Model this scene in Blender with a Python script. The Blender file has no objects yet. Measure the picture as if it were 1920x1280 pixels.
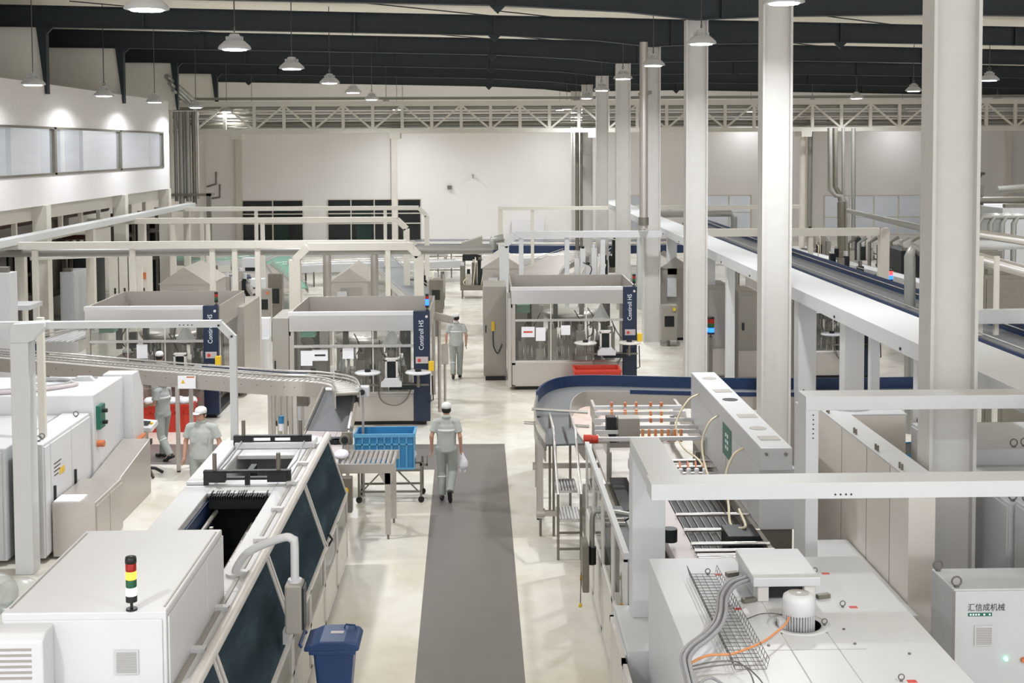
import bpy, math, random
from mathutils import Vector, Matrix
random.seed(7)
S = bpy.context.scene
COL = S.collection
R = math.radians
# ---------------- camera (focal 2400 px in a 1920x1280 frame) ----------------
F, PX0, PY0 = 2400.0, 960.0, 399.0
CAM = Vector((0, 0, 6.3))
cam_d = bpy.data.cameras.new('camera'); cam = bpy.data.objects.new('camera', cam_d); COL.objects.link(cam)
cam_d.sensor_width = 36; cam_d.lens = F*36/1920
cam_d.shift_x = 0; cam_d.shift_y = -(640-PY0)/1920
cam_d.clip_end = 400
RM = Matrix.Rotation(R(-1.31), 4, 'Z') @ Matrix.Rotation(R(90-2.98), 4, 'X') @ Matrix.Rotation(-0.0045, 4, 'Z')
cam.matrix_world = Matrix.Translation(CAM) @ RM
S.camera = cam
def at(px, py, x=None, y=None, z=None):
    """the world point seen at a pixel, on the plane X=x, Y=y or Z=z"""
    d = RM.to_3x3() @ Vector(((px-PX0)/F, -(py-PY0)/F, -1))
    if y is not None: t = (y-CAM.y)/d.y
    elif z is not None: t = (z-CAM.z)/d.z
    else: t = (x-CAM.x)/d.x
    return CAM + d*t
# ---------------- world, view ----------------
W = bpy.data.worlds.new('world'); S.world = W; W.use_nodes = True
bg = W.node_tree.nodes['Background']; bg.inputs[0].default_value = (0.93, 0.96, 1.0, 1); bg.inputs[1].default_value = 1.25
S.view_settings.view_transform = 'Standard'; S.view_settings.look = 'None'
S.view_settings.gamma = 1; S.view_settings.use_curve_mapping = False
S.view_settings.exposure = 0.69
LAMP_W = 190.0           # watts of one high-bay lamp
# ---------------- materials ----------------
def srgb(c):
    return tuple((v/12.92 if v <= .04045 else ((v+.055)/1.055)**2.4) for v in c)
def mat(name, col, rough=.5, metal=0., emit=0., bump=0., scale=6., var=.05, spec=.5, alpha=None, brushed=False, coat=0.):
    m = bpy.data.materials.new(name); m.use_nodes = True
    nt = m.node_tree; N = nt.nodes; L = nt.links
    b = N['Principled BSDF']; c = srgb(col)
    tc = N.new('ShaderNodeTexCoord'); mp = N.new('ShaderNodeMapping'); L.new(tc.outputs['Object'], mp.inputs[0])
    if brushed: mp.inputs['Scale'].default_value = (1, 1, 14)
    nz = N.new('ShaderNodeTexNoise'); nz.inputs['Scale'].default_value = scale; nz.inputs['Detail'].default_value = 3
    L.new(mp.outputs[0], nz.inputs['Vector'])
    mx = N.new('ShaderNodeMixRGB'); L.new(nz.outputs['Fac'], mx.inputs[0])
    mx.inputs[1].default_value = (*[v*(1-var) for v in c], 1); mx.inputs[2].default_value = (*[min(1, v*(1+var)) for v in c], 1)
    L.new(mx.outputs[0], b.inputs['Base Color'])
    b.inputs['Roughness'].default_value = rough; b.inputs['Metallic'].default_value = metal
    b.inputs['Specular IOR Level'].default_value = spec
    if coat: b.inputs['Coat Weight'].default_value = coat
    if emit:
        b.inputs['Emission Color'].default_value = (*c, 1); b.inputs['Emission Strength'].default_value = emit
    if bump:
        bp = N.new('ShaderNodeBump'); bp.inputs['Strength'].default_value = bump; bp.inputs['Distance'].default_value = .02
        L.new(nz.outputs['Fac'], bp.inputs['Height']); L.new(bp.outputs[0], b.inputs['Normal'])
    return m
def glass_mat(name, tint, rough=.03, body=.0, bcol=(.2, .25, .28), ior=1.35):
    m = bpy.data.materials.new(name); m.use_nodes = True
    nt = m.node_tree; N = nt.nodes; L = nt.links; N.remove(N['Principled BSDF'])
    out = N['Material Output']
    tr = N.new('ShaderNodeBsdfTransparent'); tr.inputs[0].default_value = (*tint, 1)
    gl = N.new('ShaderNodeBsdfGlossy'); gl.inputs['Roughness'].default_value = rough
    df = N.new('ShaderNodeBsdfDiffuse'); df.inputs[0].default_value = (*srgb(bcol), 1)
    nz = N.new('ShaderNodeTexNoise'); nz.inputs['Scale'].default_value = 2.5
    mu = N.new('ShaderNodeMath'); mu.operation = 'MULTIPLY'; mu.inputs[1].default_value = 2*body
    L.new(nz.outputs['Fac'], mu.inputs[0])
    m1 = N.new('ShaderNodeMixShader'); L.new(mu.outputs[0], m1.inputs[0]); L.new(tr.outputs[0], m1.inputs[1]); L.new(df.outputs[0], m1.inputs[2])
    fr = N.new('ShaderNodeFresnel'); fr.inputs[0].default_value = ior
    ge = N.new('ShaderNodeNewGeometry'); sb = N.new('ShaderNodeMath'); sb.operation = 'SUBTRACT'; sb.inputs[0].default_value = 1; L.new(ge.outputs['Backfacing'], sb.inputs[1]); ml = N.new('ShaderNodeMath'); ml.operation = 'MULTIPLY'; L.new(fr.outputs[0], ml.inputs[0]); L.new(sb.outputs[0], ml.inputs[1])
    m2 = N.new('ShaderNodeMixShader'); L.new(ml.outputs[0], m2.inputs[0]); L.new(m1.outputs[0], m2.inputs[1]); L.new(gl.outputs[0], m2.inputs[2])
    L.new(m2.outputs[0], out.inputs[0])
    return m
M = {}
M['wall'] = mat('wall panel paint', (.90, .875, .85), .75)
M['wall_dull'] = mat('unlit wall panel', (.95, .935, .90), .8, bump=.1, scale=2)
M['gal'] = mat('gallery plaster', (.89, .88, .88), .7)
M['deck'] = mat('roof deck sheet', (.96, .93, .88), .7)
M['beamdark'] = mat('dark beam paint', (.12, .165, .185), .55)
M['white'] = mat('white powder coat', (.82, .82, .825), .38, scale=3, var=.03)
M['white2'] = mat('white enamel', (.80, .805, .81), .35, scale=3, var=.03)
M['warm'] = mat('cream painted steel', (.84, .82, .78), .45)
M['coldgrey'] = mat('light grey enamel', (.75, .755, .76), .4)
M['beige'] = mat('beige sandwich panel', (.91, .88, .85), .5, scale=1.2, var=.08)
M['column'] = mat('white column paint', (.80, .79, .775), .5)
M['steel'] = mat('brushed stainless', (.74, .715, .69), .36, .6, brushed=True, scale=9, var=.12)
M['steel_lt'] = mat('bright stainless', (.82, .81, .80), .25, .8, brushed=True, scale=9, var=.1)
M['steel_dk'] = mat('dull steel', (.50, .48, .44), .45, .55, scale=8, var=.15)
M['greycab'] = mat('grey-beige cabinet paint', (.62, .60, .57), .45, .15)
M['pipe'] = mat('galvanised pipe', (.60, .60, .58), .4, .5)
M['alu'] = mat('aluminium profile', (.84, .82, .80), .4, .15)
M['black'] = mat('black plastic', (.07, .08, .085), .45)
M['dark'] = mat('dark machinery', (.10, .13, .135), .4, .3, scale=12, var=.3)
M['darkhole'] = mat('black belt', (.055, .07, .08), .5, scale=15, var=.3)
M['belt'] = mat('grey conveyor belt', (.42, .43, .44), .6, scale=30, var=.1)
M['belt_pink'] = mat('pale conveyor plate', (.74, .70, .70), .4, scale=14)
M['navy'] = mat('navy panel paint', (.09, .15, .25), .4)
M['rail_blue'] = mat('blue guide rail plastic', (.10, .19, .33), .4)
M['crate_blue'] = mat('blue crate plastic', (.20, .50, .70), .4)
M['crate_light'] = mat('pale blue crate ribs', (.36, .62, .78), .4)
M['bin_blue'] = mat('blue bin plastic', (.13, .26, .45), .38)
M['red'] = mat('red plastic', (.74, .20, .13), .4)
M['orange'] = mat('orange connector', (.78, .45, .28), .4)
M['green'] = mat('green conveyor chain', (.42, .62, .54), .5, scale=30)
M['signgreen'] = mat('green sign', (.12, .40, .33), .4)
M['paper'] = mat('paper notice', (.93, .93, .95), .7)
M['yellow'] = mat('yellow plastic', (.88, .72, .15), .4)
M['copper'] = mat('orange cable', (.84, .56, .36), .5)
M['cable'] = mat('grey cable', (.62, .62, .63), .5)
M['hose'] = mat('cream hose', (.86, .81, .70), .4)
M['wire'] = mat('wire steel', (.45, .44, .43), .4, .6)
M['rubber'] = mat('black rubber', (.06, .06, .06), .7)
M['skin'] = mat('skin', (.74, .57, .49), .55)
M['shirt'] = mat('grey-green work shirt cloth', (.68, .695, .685), .85, bump=.6, scale=9, var=.08)
M['trouser'] = mat('grey-green work trouser cloth', (.61, .63, .61), .85, bump=.6, scale=9, var=.08)
M['cap'] = mat('white cap cloth', (.86, .86, .86), .85)
M['hair'] = mat('black hair', (.07, .06, .055), .6)
M['shoe'] = mat('black shoe', (.10, .10, .11), .5)
M['plasticbag'] = mat('white plastic bag', (.92, .92, .95), .4, bump=.8, scale=25)
M['letter'] = mat('white lettering', (.92, .94, .96), .5)
M['ink'] = mat('black lettering', (.12, .12, .12), .5)
M['redink'] = mat('red lettering', (.80, .25, .20), .5)
M['glass'] = glass_mat('clear guard glass', (.93, .94, .93), body=.10, bcol=(.62, .60, .57))
M['smoke'] = glass_mat('smoked guard glass', (.30, .35, .38), rough=.1, body=.42, bcol=(.33, .40, .44), ior=1.25)
M['winglass'] = glass_mat('office glass', (.93, .95, .96), body=.12, bcol=(.85, .87, .9))
M['darkglass'] = glass_mat('far window glass', (.88, .88, .88), body=.08)
M['film'] = glass_mat('clear plastic film', (.92, .93, .92), rough=.25, body=.35, bcol=(.85, .86, .86))
M['lampglow'] = mat('lamp diffuser', (1, 1, 1), .5, emit=16)
M['tubeglow'] = mat('office tube glow', (.95, .98, 1), .5, emit=9)
M['l_red'] = mat('red lamp lens', (.62, .10, .05), .3)
M['l_redon'] = mat('lit red lamp lens', (1, .2, .2), .3, emit=3)
M['l_amber'] = mat('lit amber lamp lens', (1, .70, .24), .3, emit=1.0)
M['l_green'] = mat('green lamp lens', (.10, .34, .22), .3)
M['l_white'] = mat('lit white lamp lens', (.90, .96, 1), .3, emit=2.2)
M['l_blue'] = mat('lit blue lamp lens', (.12, .36, 1), .3, emit=2.6)
M['l_mint'] = mat('lit mint lamp lens', (.5, 1, .8), .3, emit=2)
M['redhaze'] = mat('reddish pipework', (.34, .17, .14), .5)
def floor_mat():
    m = mat('cream epoxy floor', (.85, .80, .71), .2, spec=.45, coat=.15)
    nt = m.node_tree; N = nt.nodes; L = nt.links; b = N['Principled BSDF']
    tc = N.new('ShaderNodeTexCoord')
    n1 = N.new('ShaderNodeTexNoise'); n1.inputs['Scale'].default_value = .55; n1.inputs['Detail'].default_value = 6
    n2 = N.new('ShaderNodeTexNoise'); n2.inputs['Scale'].default_value = 3.2; n2.inputs['Detail'].default_value = 5
    L.new(tc.outputs['Object'], n1.inputs['Vector']); L.new(tc.outputs['Object'], n2.inputs['Vector'])
    r = N.new('ShaderNodeValToRGB'); r.color_ramp.elements[0].position = .36; r.color_ramp.elements[0].color = (*srgb((.855, .825, .765)), 1)
    r.color_ramp.elements[1].position = .58; r.color_ramp.elements[1].color = (*srgb((.91, .895, .86)), 1)
    L.new(n1.outputs['Fac'], r.inputs[0]); 
    mx = N.new('ShaderNodeMixRGB'); mx.blend_type = 'MULTIPLY'; mx.inputs[0].default_value = .4
    r2 = N.new('ShaderNodeValToRGB'); r2.color_ramp.elements[0].position = .35; r2.color_ramp.elements[0].color = (.90, .88, .85, 1)
    r2.color_ramp.elements[1].position = .5; r2.color_ramp.elements[1].color = (1, 1, 1, 1)
    L.new(n2.outputs['Fac'], r2.inputs[0]); L.new(r.outputs[0], mx.inputs[1]); L.new(r2.outputs[0], mx.inputs[2])
    L.new(mx.outputs[0], b.inputs['Base Color'])
    mr = N.new('ShaderNodeMapRange'); mr.inputs[3].default_value = .10; mr.inputs[4].default_value = .34
    L.new(n2.outputs['Fac'], mr.inputs[0]); L.new(mr.outputs[0], b.inputs['Roughness'])
    return m
M['floor'] = floor_mat()
def path_mat():
    m = mat('grey walkway paint', (.455, .435, .425), .35, scale=1.6, var=.10)
    m.node_tree.nodes['Mapping'].inputs['Scale'].default_value = (.5, 3, 1)
    return m
M['path'] = path_mat()
def wall_mat():
    m = mat('white sandwich wall panel', (.955, .945, .945), .72, scale=.4, var=.05)
    nt = m.node_tree; N = nt.nodes; L = nt.links; b = N['Principled BSDF']
    tc = N.new('ShaderNodeTexCoord'); sx = N.new('ShaderNodeSeparateXYZ'); L.new(tc.outputs['Object'], sx.inputs[0])
    md = N.new('ShaderNodeMath'); md.operation = 'PINGPONG'; md.inputs[1].default_value = 1.25; L.new(sx.outputs[0], md.inputs[0])
    gt = N.new('ShaderNodeMath'); gt.operation = 'GREATER_THAN'; gt.inputs[1].default_value = .02; L.new(md.outputs[0], gt.inputs[0])
    bp = N.new('ShaderNodeBump'); bp.inputs['Strength'].default_value = .5; bp.inputs['Distance'].default_value = .02
    L.new(gt.outputs[0], bp.inputs['Height']); L.new(bp.outputs[0], b.inputs['Normal'])
    return m
M['backwall'] = wall_mat()
# ---------------- mesh builder ----------------
ORG = {}
class MB:
    def __init__(s): s.v = []; s.f = []; s.sm = []
    def _add(s, vs, fs, smooth=False):
        o = len(s.v); s.v += [Vector(v) for v in vs]; s.f += [tuple(i+o for i in f) for f in fs]; s.sm += [smooth]*len(fs); return s
    def box(s, x0, x1, y0, y1, z0, z1):
        vs = [(x, y, z) for z in (z0, z1) for y in (y0, y1) for x in (x0, x1)]
        return s._add(vs, [(0, 2, 3, 1), (4, 5, 7, 6), (0, 1, 5, 4), (2, 6, 7, 3), (0, 4, 6, 2), (1, 3, 7, 5)])
    def cbox(s, c, d, rz=0., rx=0., ry=0.):
        m = Matrix.Rotation(rz, 3, 'Z') @ Matrix.Rotation(ry, 3, 'Y') @ Matrix.Rotation(rx, 3, 'X')
        vs = [Vector(c) + m @ Vector((x*d[0]/2, y*d[1]/2, z*d[2]/2)) for z in (-1, 1) for y in (-1, 1) for x in (-1, 1)]
        return s._add(vs, [(0, 2, 3, 1), (4, 5, 7, 6), (0, 1, 5, 4), (2, 6, 7, 3), (0, 4, 6, 2), (1, 3, 7, 5)])
    def bar(s, a, b, w, h=None, up=(0, 0, 1)):
        a, b = Vector(a), Vector(b); h = h or w; d = (b-a).normalized(); up = Vector(up)
        if abs(d.dot(up)) > .99: up = Vector((0, 1, 0))
        sx = d.cross(up).normalized(); uz = sx.cross(d)
        vs = [p + sx*(i*w/2) + uz*(j*h/2) for p in (a, b) for (i, j) in ((-1, -1), (1, -1), (1, 1), (-1, 1))]
        return s._add(vs, [(3, 2, 1, 0), (4, 5, 6, 7), (0, 1, 5, 4), (1, 2, 6, 5), (2, 3, 7, 6), (3, 0, 4, 7)])
    def tube(s, pts, r, n=8, caps=True, rs=None):
        pts = [Vector(p) for p in pts]; rings = []; prev = None
        for i, p in enumerate(pts):
            d = (pts[min(i+1, len(pts)-1)] - pts[max(i-1, 0)])
            d = d.normalized() if d.length > 1e-9 else Vector((0, 0, 1))
            if prev is None:
                up = Vector((0, 0, 1)) if abs(d.z) < .9 else Vector((1, 0, 0)); u = d.cross(up).normalized()
            else:
                u = (prev - d*prev.dot(d)); u = u.normalized() if u.length > 1e-6 else d.orthogonal().normalized()
            prev = u; w = d.cross(u); rr = rs[i] if rs else r
            rings.append([p + (u*math.cos(2*math.pi*k/n) + w*math.sin(2*math.pi*k/n))*rr for k in range(n)])
        vs = [q for g in rings for q in g]; fs = []
        for i in range(len(pts)-1):
            for k in range(n): fs.append((i*n+k, i*n+(k+1) % n, (i+1)*n+(k+1) % n, (i+1)*n+k))
        s._add(vs, fs, True)
        if caps: s._add(rings[0], [tuple(range(n))]); s._add(rings[-1], [tuple(reversed(range(n)))])
        return s
    def cyl(s, c, r, h, n=20, axis='z', r2=None):
        d = {'x': Vector((1, 0, 0)), 'y': Vector((0, 1, 0)), 'z': Vector((0, 0, 1))}[axis]
        return s.tube([Vector(c), Vector(c)+d*h], r, n, rs=[r, r if r2 is None else r2])
    def lathe(s, c, prof, n=24):
        c = Vector(c); vs = [c + Vector((r*math.cos(2*math.pi*k/n), r*math.sin(2*math.pi*k/n), z)) for (r, z) in prof for k in range(n)]
        fs = [(i*n+k, i*n+(k+1) % n, (i+1)*n+(k+1) % n, (i+1)*n+k) for i in range(len(prof)-1) for k in range(n)]
        return s._add(vs, fs, True)
    def prism(s, poly, a, b, axis='y'):
        """poly of 2D points; axis y: (x,z), x: (y,z), z: (x,y)"""
        g = {'y': lambda p, t: (p[0], t, p[1]), 'x': lambda p, t: (t, p[0], p[1]), 'z': lambda p, t: (p[0], p[1], t)}[axis]
        n = len(poly); vs = [g(p, a) for p in poly] + [g(p, b) for p in poly]
        ar = sum(poly[i][0]*poly[(i+1) % n][1]-poly[(i+1) % n][0]*poly[i][1] for i in range(n))
        fs = [tuple(range(n)), tuple(reversed(range(n, 2*n)))] + [(i, i+n, (i+1) % n+n, (i+1) % n) for i in range(n)]
        if (ar > 0) != (axis == 'y'): fs = [tuple(reversed(f)) for f in fs]
        return s._add(vs, fs)
    def plate(s, x0, x1, y0, y1, z0, z1, hx0, hx1, hy0, hy1):
        """horizontal plate with a rectangular hole"""
        for a in ((x0, hx0, y0, y1), (hx1, x1, y0, y1), (hx0, hx1, y0, hy0), (hx0, hx1, hy1, y1)):
            if a[1]-a[0] > 1e-4 and a[3]-a[2] > 1e-4: s.box(a[0], a[1], a[2], a[3], z0, z1)
        return s
    def ring(s, c, r, t, n=14, axis='y'):
        c = Vector(c); pts = []
        for k in range(n+1):
            a = 2*math.pi*k/n; q = (r*math.cos(a), r*math.sin(a))
            pts.append(c + {'y': Vector((q[0], 0, q[1])), 'x': Vector((0, q[0], q[1])), 'z': Vector((q[0], q[1], 0))}[axis])
        return s.tube(pts, t, 6, caps=False)
    def ell(s, c, r, n=12, m=8):
        c = Vector(c); prof = [(math.sin(math.pi*i/m), -math.cos(math.pi*i/m)) for i in range(m+1)]
        vs = [c + Vector((q*math.cos(2*math.pi*k/n)*r[0], q*math.sin(2*math.pi*k/n)*r[1], z*r[2])) for (q, z) in prof for k in range(n)]
        fs = [(i*n+k, i*n+(k+1) % n, (i+1)*n+(k+1) % n, (i+1)*n+k) for i in range(m) for k in range(n)]
        return s._add(vs, fs, True)
    def build(s, name, m, parent=None, label=None, bev=0., world=True, **kw):
        me = bpy.data.meshes.new(name); ob = bpy.data.objects.new(name, me); COL.objects.link(ob)
        if world:
            if parent is not None: o = ORG[parent.name]
            else:
                lo = [min(v[i] for v in s.v) for i in range(3)]; hi = [max(v[i] for v in s.v) for i in range(3)]
                o = Vector(((lo[0]+hi[0])/2, (lo[1]+hi[1])/2, lo[2])); ob.location = o
        else: o = Vector((0, 0, 0))
        ORG[ob.name] = o
        me.from_pydata([v-o for v in s.v], [], s.f); me.polygons.foreach_set('use_smooth', s.sm); me.update()
        me.materials.append(M[m] if isinstance(m, str) else m)
        if parent is not None: ob.parent = parent
        if label: ob['label'] = label
        for k, v in kw.items(): ob[k] = v
        if bev:
            b = ob.modifiers.new('bevel', 'BEVEL'); b.width = bev; b.segments = 2; b.limit_method = 'ANGLE'; b.harden_normals = False
        return ob
def thing(name, label, cat, loc, rz=0., group=None):
    o = bpy.data.objects.new(name, None); COL.objects.link(o); o.location = loc; o.rotation_euler = (0, 0, rz)
    o.empty_display_size = .2; o['label'] = label; o['category'] = cat
    if group: o['group'] = group
    ORG[o.name] = Vector(loc); return o
def struct(name, mb, m, **kw):
    return mb.build(name, m, kind='structure', **kw)
def dup(root, loc=None, rz=None, label=None, group=None):
    def cp(o, par):
        c = o.copy(); COL.objects.link(c)
        if par is not None: c.parent = par
        for ch in o.children: cp(ch, c)
        return c
    r = cp(root, None)
    if loc is not None: r.location = loc
    if rz is not None: r.rotation_euler = (0, 0, rz)
    if label: r['label'] = label
    if group: r['group'] = group
    ORG[r.name] = Vector(loc) if loc is not None else ORG[root.name]
    return r
DG = None
def text(body, name, m, parent, origin, xdir, ydir, h, label=None, width=None):
    """flat lettering: origin lower-left, xdir reading direction, ydir up"""
    c = bpy.data.curves.new('t', 'FONT'); c.body = body; c.size = h*1.35; c.extrude = 0; c.resolution_u = 2
    o = bpy.data.objects.new('t', c); COL.objects.link(o); bpy.context.view_layer.update()
    me = bpy.data.meshes.new_from_object(o.evaluated_get(bpy.context.evaluated_depsgraph_get()))
    bpy.data.objects.remove(o); bpy.data.curves.remove(c)
    x, y = Vector(xdir).normalized(), Vector(ydir).normalized(); n = x.cross(y)
    w0 = max(v.co.x for v in me.vertices); sx = (width/w0) if width else 1
    mb = MB(); vs = [Vector(origin) + x*(v.co.x*sx) + y*v.co.y + n*.004 for v in me.vertices]
    mb._add(vs, [tuple(p.vertices) for p in me.polygons]); bpy.data.meshes.remove(me)
    return mb.build(name, m, parent, label)
def curve_pts(ctrl, n=8):
    """Catmull-Rom through control points"""
    P = [Vector(p) for p in ctrl]; P = [P[0]*2-P[1]] + P + [P[-1]*2-P[-2]]; out = []
    for i in range(1, len(P)-2):
        for k in range(n):
            t = k/n; a, b, c, d = P[i-1:i+3]
            out.append(.5*((2*b)+(c-a)*t+(2*a-5*b+4*c-d)*t*t+(3*b-a-3*c+d)*t**3))
    out.append(P[-2]); return out
# ================= the hall =================
YB = 83.7
struct('floor', MB().box(-24, 42, -6, YB+.3, -.2, 0), 'floor')
# walkway paint: the aisle and the crossing
mb = MB(); z1 = .004
def quad(mb, pts, z0=0, z1=.004):
    mb.prism([(p[0], p[1]) for p in pts], z0, z1, 'z')
aL = at(819, 833, z=0); aR = at(946, 832, z=0); bL = at(777, 1290, z=0); bR = at(986, 1290, z=0)
dl = (bL-aL)/(bL.y-aL.y); dr = (bR-aR)/(bR.y-aR.y)
quad(mb, [aL, bL + dl*(-4-bL.y), bR + dr*(-4-bR.y), aR])
struct('trim_1', mb, 'path')
mb = MB(); c1 = at(820, 833, z=0); c2 = at(819, 880, z=0)
quad(mb, [c1, (-12.5, c1.y+.5), (-12.5, c1.y-1.1), (-4.6, c2.y+.5), (-2.2, c2.y), c2], 0, .0038)
struct('trim_2', mb, 'path')
# ceiling deck: low single slope falling to the right
def zroof(x): return 6.3+4.42-.024*x
mb = MB(); mb.prism([(-24, zroof(-24)), (42, zroof(42)), (42, zroof(42)+.12), (-24, zroof(-24)+.12)], -6, YB+.3)
struct('ceiling', mb, 'deck')
# back wall with openings
def wall_with_holes(name, y, x0, x1, z0, z1, holes, m, t=.25):
    mb = MB(); xs = sorted(set([x0, x1]+[h[0] for h in holes]+[h[1] for h in holes]))
    for a, b in zip(xs, xs[1:]):
        cuts = sorted([(h[2], h[3]) for h in holes if h[0] <= a+1e-6 and h[1] >= b-1e-6]); z = z0
        for c in cuts:
            if c[0]-z > 1e-3: mb.box(a, b, y, y+t, z, c[0])
            z = c[1]
        if z1-z > 1e-3: mb.box(a, b, y, y+t, z, z1)
    return struct(name, mb, m)
def hole(px0, px1, py0, py1):
    a = at(px0, py1, y=YB); b = at(px1, py0, y=YB); return (a.x, b.x, max(.0, a.z), b.z)
H1 = hole(455, 568, 375, 452); H2 = hole(615, 789, 373, 452); H3 = hole(1325, 1408, 366, 430); H4 = hole(1182, 1225, 366, 430)
H5 = hole(1545, 1731, 366, 440)
wall_with_holes('wall_back', YB, -24, 42, 0, 11.2, [H1, H2, H3, H4, H5], 'backwall')
def window(n, h, cols, rows, dark=True):
    mb = MB(); x0, x1, z0, z1 = h; w = .07
    for i in range(cols+1): x = x0+(x1-x0)*i/cols; mb.box(x-w/2, x+w/2, YB-.05, YB+.08, z0, z1)
    for r in rows: z = z0+(z1-z0)*r; mb.box(x0, x1, YB-.06, YB+.07, z-w/2, z+w/2)
    f = struct('window_%d' % n, mb, 'warm')
    MB().box(x0, x1, YB+.1, YB+.115, z0, z1).build('pane', 'darkglass', f)
window(1, H1, 2, (0, .42, .66, 1)); window(2, H2, 4, (0, .42, .66, 1)); window(3, H3, 2, (0, .5, 1)); window(4, H4, 1, (0, .5, 1)); window(5, H5, 4, (0, .45, 1))
# the rooms seen through the back wall
mb = MB(); mb.box(-24, 42, YB+6, YB+6.2, -.2, 4.2); mb.box(-24, 42, YB+.3, YB+6.2, 4.2, 4.4); mb.box(-24, 42, YB+.3, YB+6.2, -.2, 0)
mb.box(-24.2, -24, YB+.3, YB+6.2, -.2, 4.2); mb.box(42, 42.2, YB+.3, YB+6.2, -.2, 4.2); mb.box(4, 4.2, YB+.3, YB+6, 0, 4.2)
struct('wall_beyond', mb, 'coldgrey')
mb = MB()
for x in (-14.2, -8.6): mb.box(x, x+1.0, YB+3.4, YB+3.5, 0, 2.3)
mb.build('hanging_curtain', 'green', label='green plastic curtain behind the dark glazed openings of the back wall', category='curtain')
L_ = bpy.data.lights.new('room light', 'AREA'); L_.energy = 450; L_.shape = 'RECTANGLE'; L_.size = 26; L_.size_y = 3; lo = bpy.data.objects.new('room_light', L_); COL.objects.link(lo); lo.location = (20, YB+3, 4.1)
# right wall
struct('wall_right', MB().box(41.8, 42, -6, YB, 0, 10.2), 'wall')
# left wall above the gallery, unlit grey panels
struct('wall_left', MB().box(-24.2, -24, -6, YB, 0, 11.4), 'wall_dull')
struct('wall_left_far', MB().box(-18.2, -18.0, 56, YB, 0, 11.2), 'wall')
# gallery: white band, windows, lit office behind
GX = -13.7; gz0, gz1 = 4.52, 8.32; wz0, wz1 = 5.45, 6.98
gy = [at(x, 270, x=GX).y for x in (103, 226, 306)]
step = gy[1]-gy[0]; edges = [gy[0]-step*k for k in range(3, 0, -1)] + gy
mb = MB(); GE = 56.2
mb.box(GX-.25, GX, 8, GE, gz0, wz0); mb.box(GX-.25, GX, 8, GE, wz1, gz1)
mb.box(GX-.25, GX, 8, edges[0], wz0, wz1); mb.box(GX-.25, GX, edges[-1], GE, wz0, wz1)
mb.box(GX-7, GX, GE, GE+.2, gz0, gz1); mb.box(GX-7, GX-.25, 8, GE, gz0, gz0+.2); mb.box(GX-1.1, GX-.25, 8, GE, gz1-.15, gz1)
mb.box(GX-7, GX-1.1, 8, GE, gz1-.15, gz1)
struct('wall_gallery', mb, 'gal')
struct('wall_gallery_inner', MB().box(GX-7, GX-6.8, 8, GE, gz0, gz1), 'white2')
for i, (a, b) in enumerate(zip(edges, edges[1:])):
    f = MB(); w = .10
    f.box(GX-.14, GX+.03, a, a+w, wz0, wz1); f.box(GX-.14, GX+.03, b-w, b, wz0, wz1); f.box(GX-.14, GX+.03, a, b, wz0, wz0+.07); f.box(GX-.14, GX+.03, a, b, wz1-.07, wz1)
    o = struct('window_%d' % (6+i), f, 'steel_dk'); MB().box(GX-.06, GX-.045, a+w, b-w, wz0+.07, wz1-.07).build('pane', 'winglass', o)
for i, y in enumerate((37.5, 43.2, 45.3, 50.6, 53.5)):
    MB().box(GX-3.6, GX-3.0, y, y+.5, gz0+.2, gz1-.15).build('office_partition', 'white2', label=['white partition post behind the nearest gallery window', 'white partition post behind the middle gallery window', 'narrow white partition post right of centre behind the gallery glass', 'white partition post behind the farthest gallery window', 'last white partition post at the far end of the gallery office'][i], category='partition', group='white partition posts in the gallery office')
for i, y in enumerate((34, 41, 48, 54)):
    MB().box(GX-3.2, GX-1.4, y-.06, y+.06, gz1-.28, gz1-.2).build('tube_light', 'tubeglow', label='white tube light under the gallery office ceiling', category='ceiling light', group='tube lights in the gallery office')
    l = bpy.data.lights.new('tube', 'AREA'); l.energy = 75; l.shape = 'RECTANGLE'; l.size = 3; l.size_y = 6
    o = bpy.data.objects.new('tube_lamp', l); COL.objects.link(o); o.location = (GX-4.2, y, gz1-.3)
# below the gallery: lintel, strip windows, posts, rear wall with dim rooms
mb = MB(); mb.box(GX-.75, GX-.35, 8, GE, 4.05, gz0); mb.box(GX-.72, GX-.55, 8, GE, 3.28, 3.42)
struct('beam_lintel', mb, 'warm')
mb = MB()
y = 20
while y < GE:
    mb.box(GX-.7, GX-.56, y, y+.14, 3.42, 4.05); y += 2.15
struct('window_20', mb, 'warm')
struct('wall_recess', MB().box(GX-5.2, GX-5, 8, GE+8, 0, 4.5), 'beige')
mb = MB(); mb.box(GX-5, GX-.4, 8, GE, 4.4, 4.5)
struct('ceiling_recess', mb, 'dark')
for k, (y, w) in enumerate(((14.8, .45), (23.4, .45), (32.1, .45), (40.4, .42), (49.2, .42), (56.0, .42))):
    struct('column_left', MB().box(GX-.35, GX+.1, y-w/2, y+w/2, 0, 4.52), 'warm')
# tapered dark wall columns above the gallery
for n in range(2, 7):
    y = 14.8+8.63*n; zt = 10.12
    struct('column_tapered', MB().prism([(-13.68, 8.0), (-13.62, 8.0), (-13.62, zt), (-13.92, zt)], y-.14, y+.14), 'beamdark')
    struct('wall_partition', MB().box(-24, -13.68, y+.02, y+.1, 8.0, 10.13), 'wall_dull')
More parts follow.
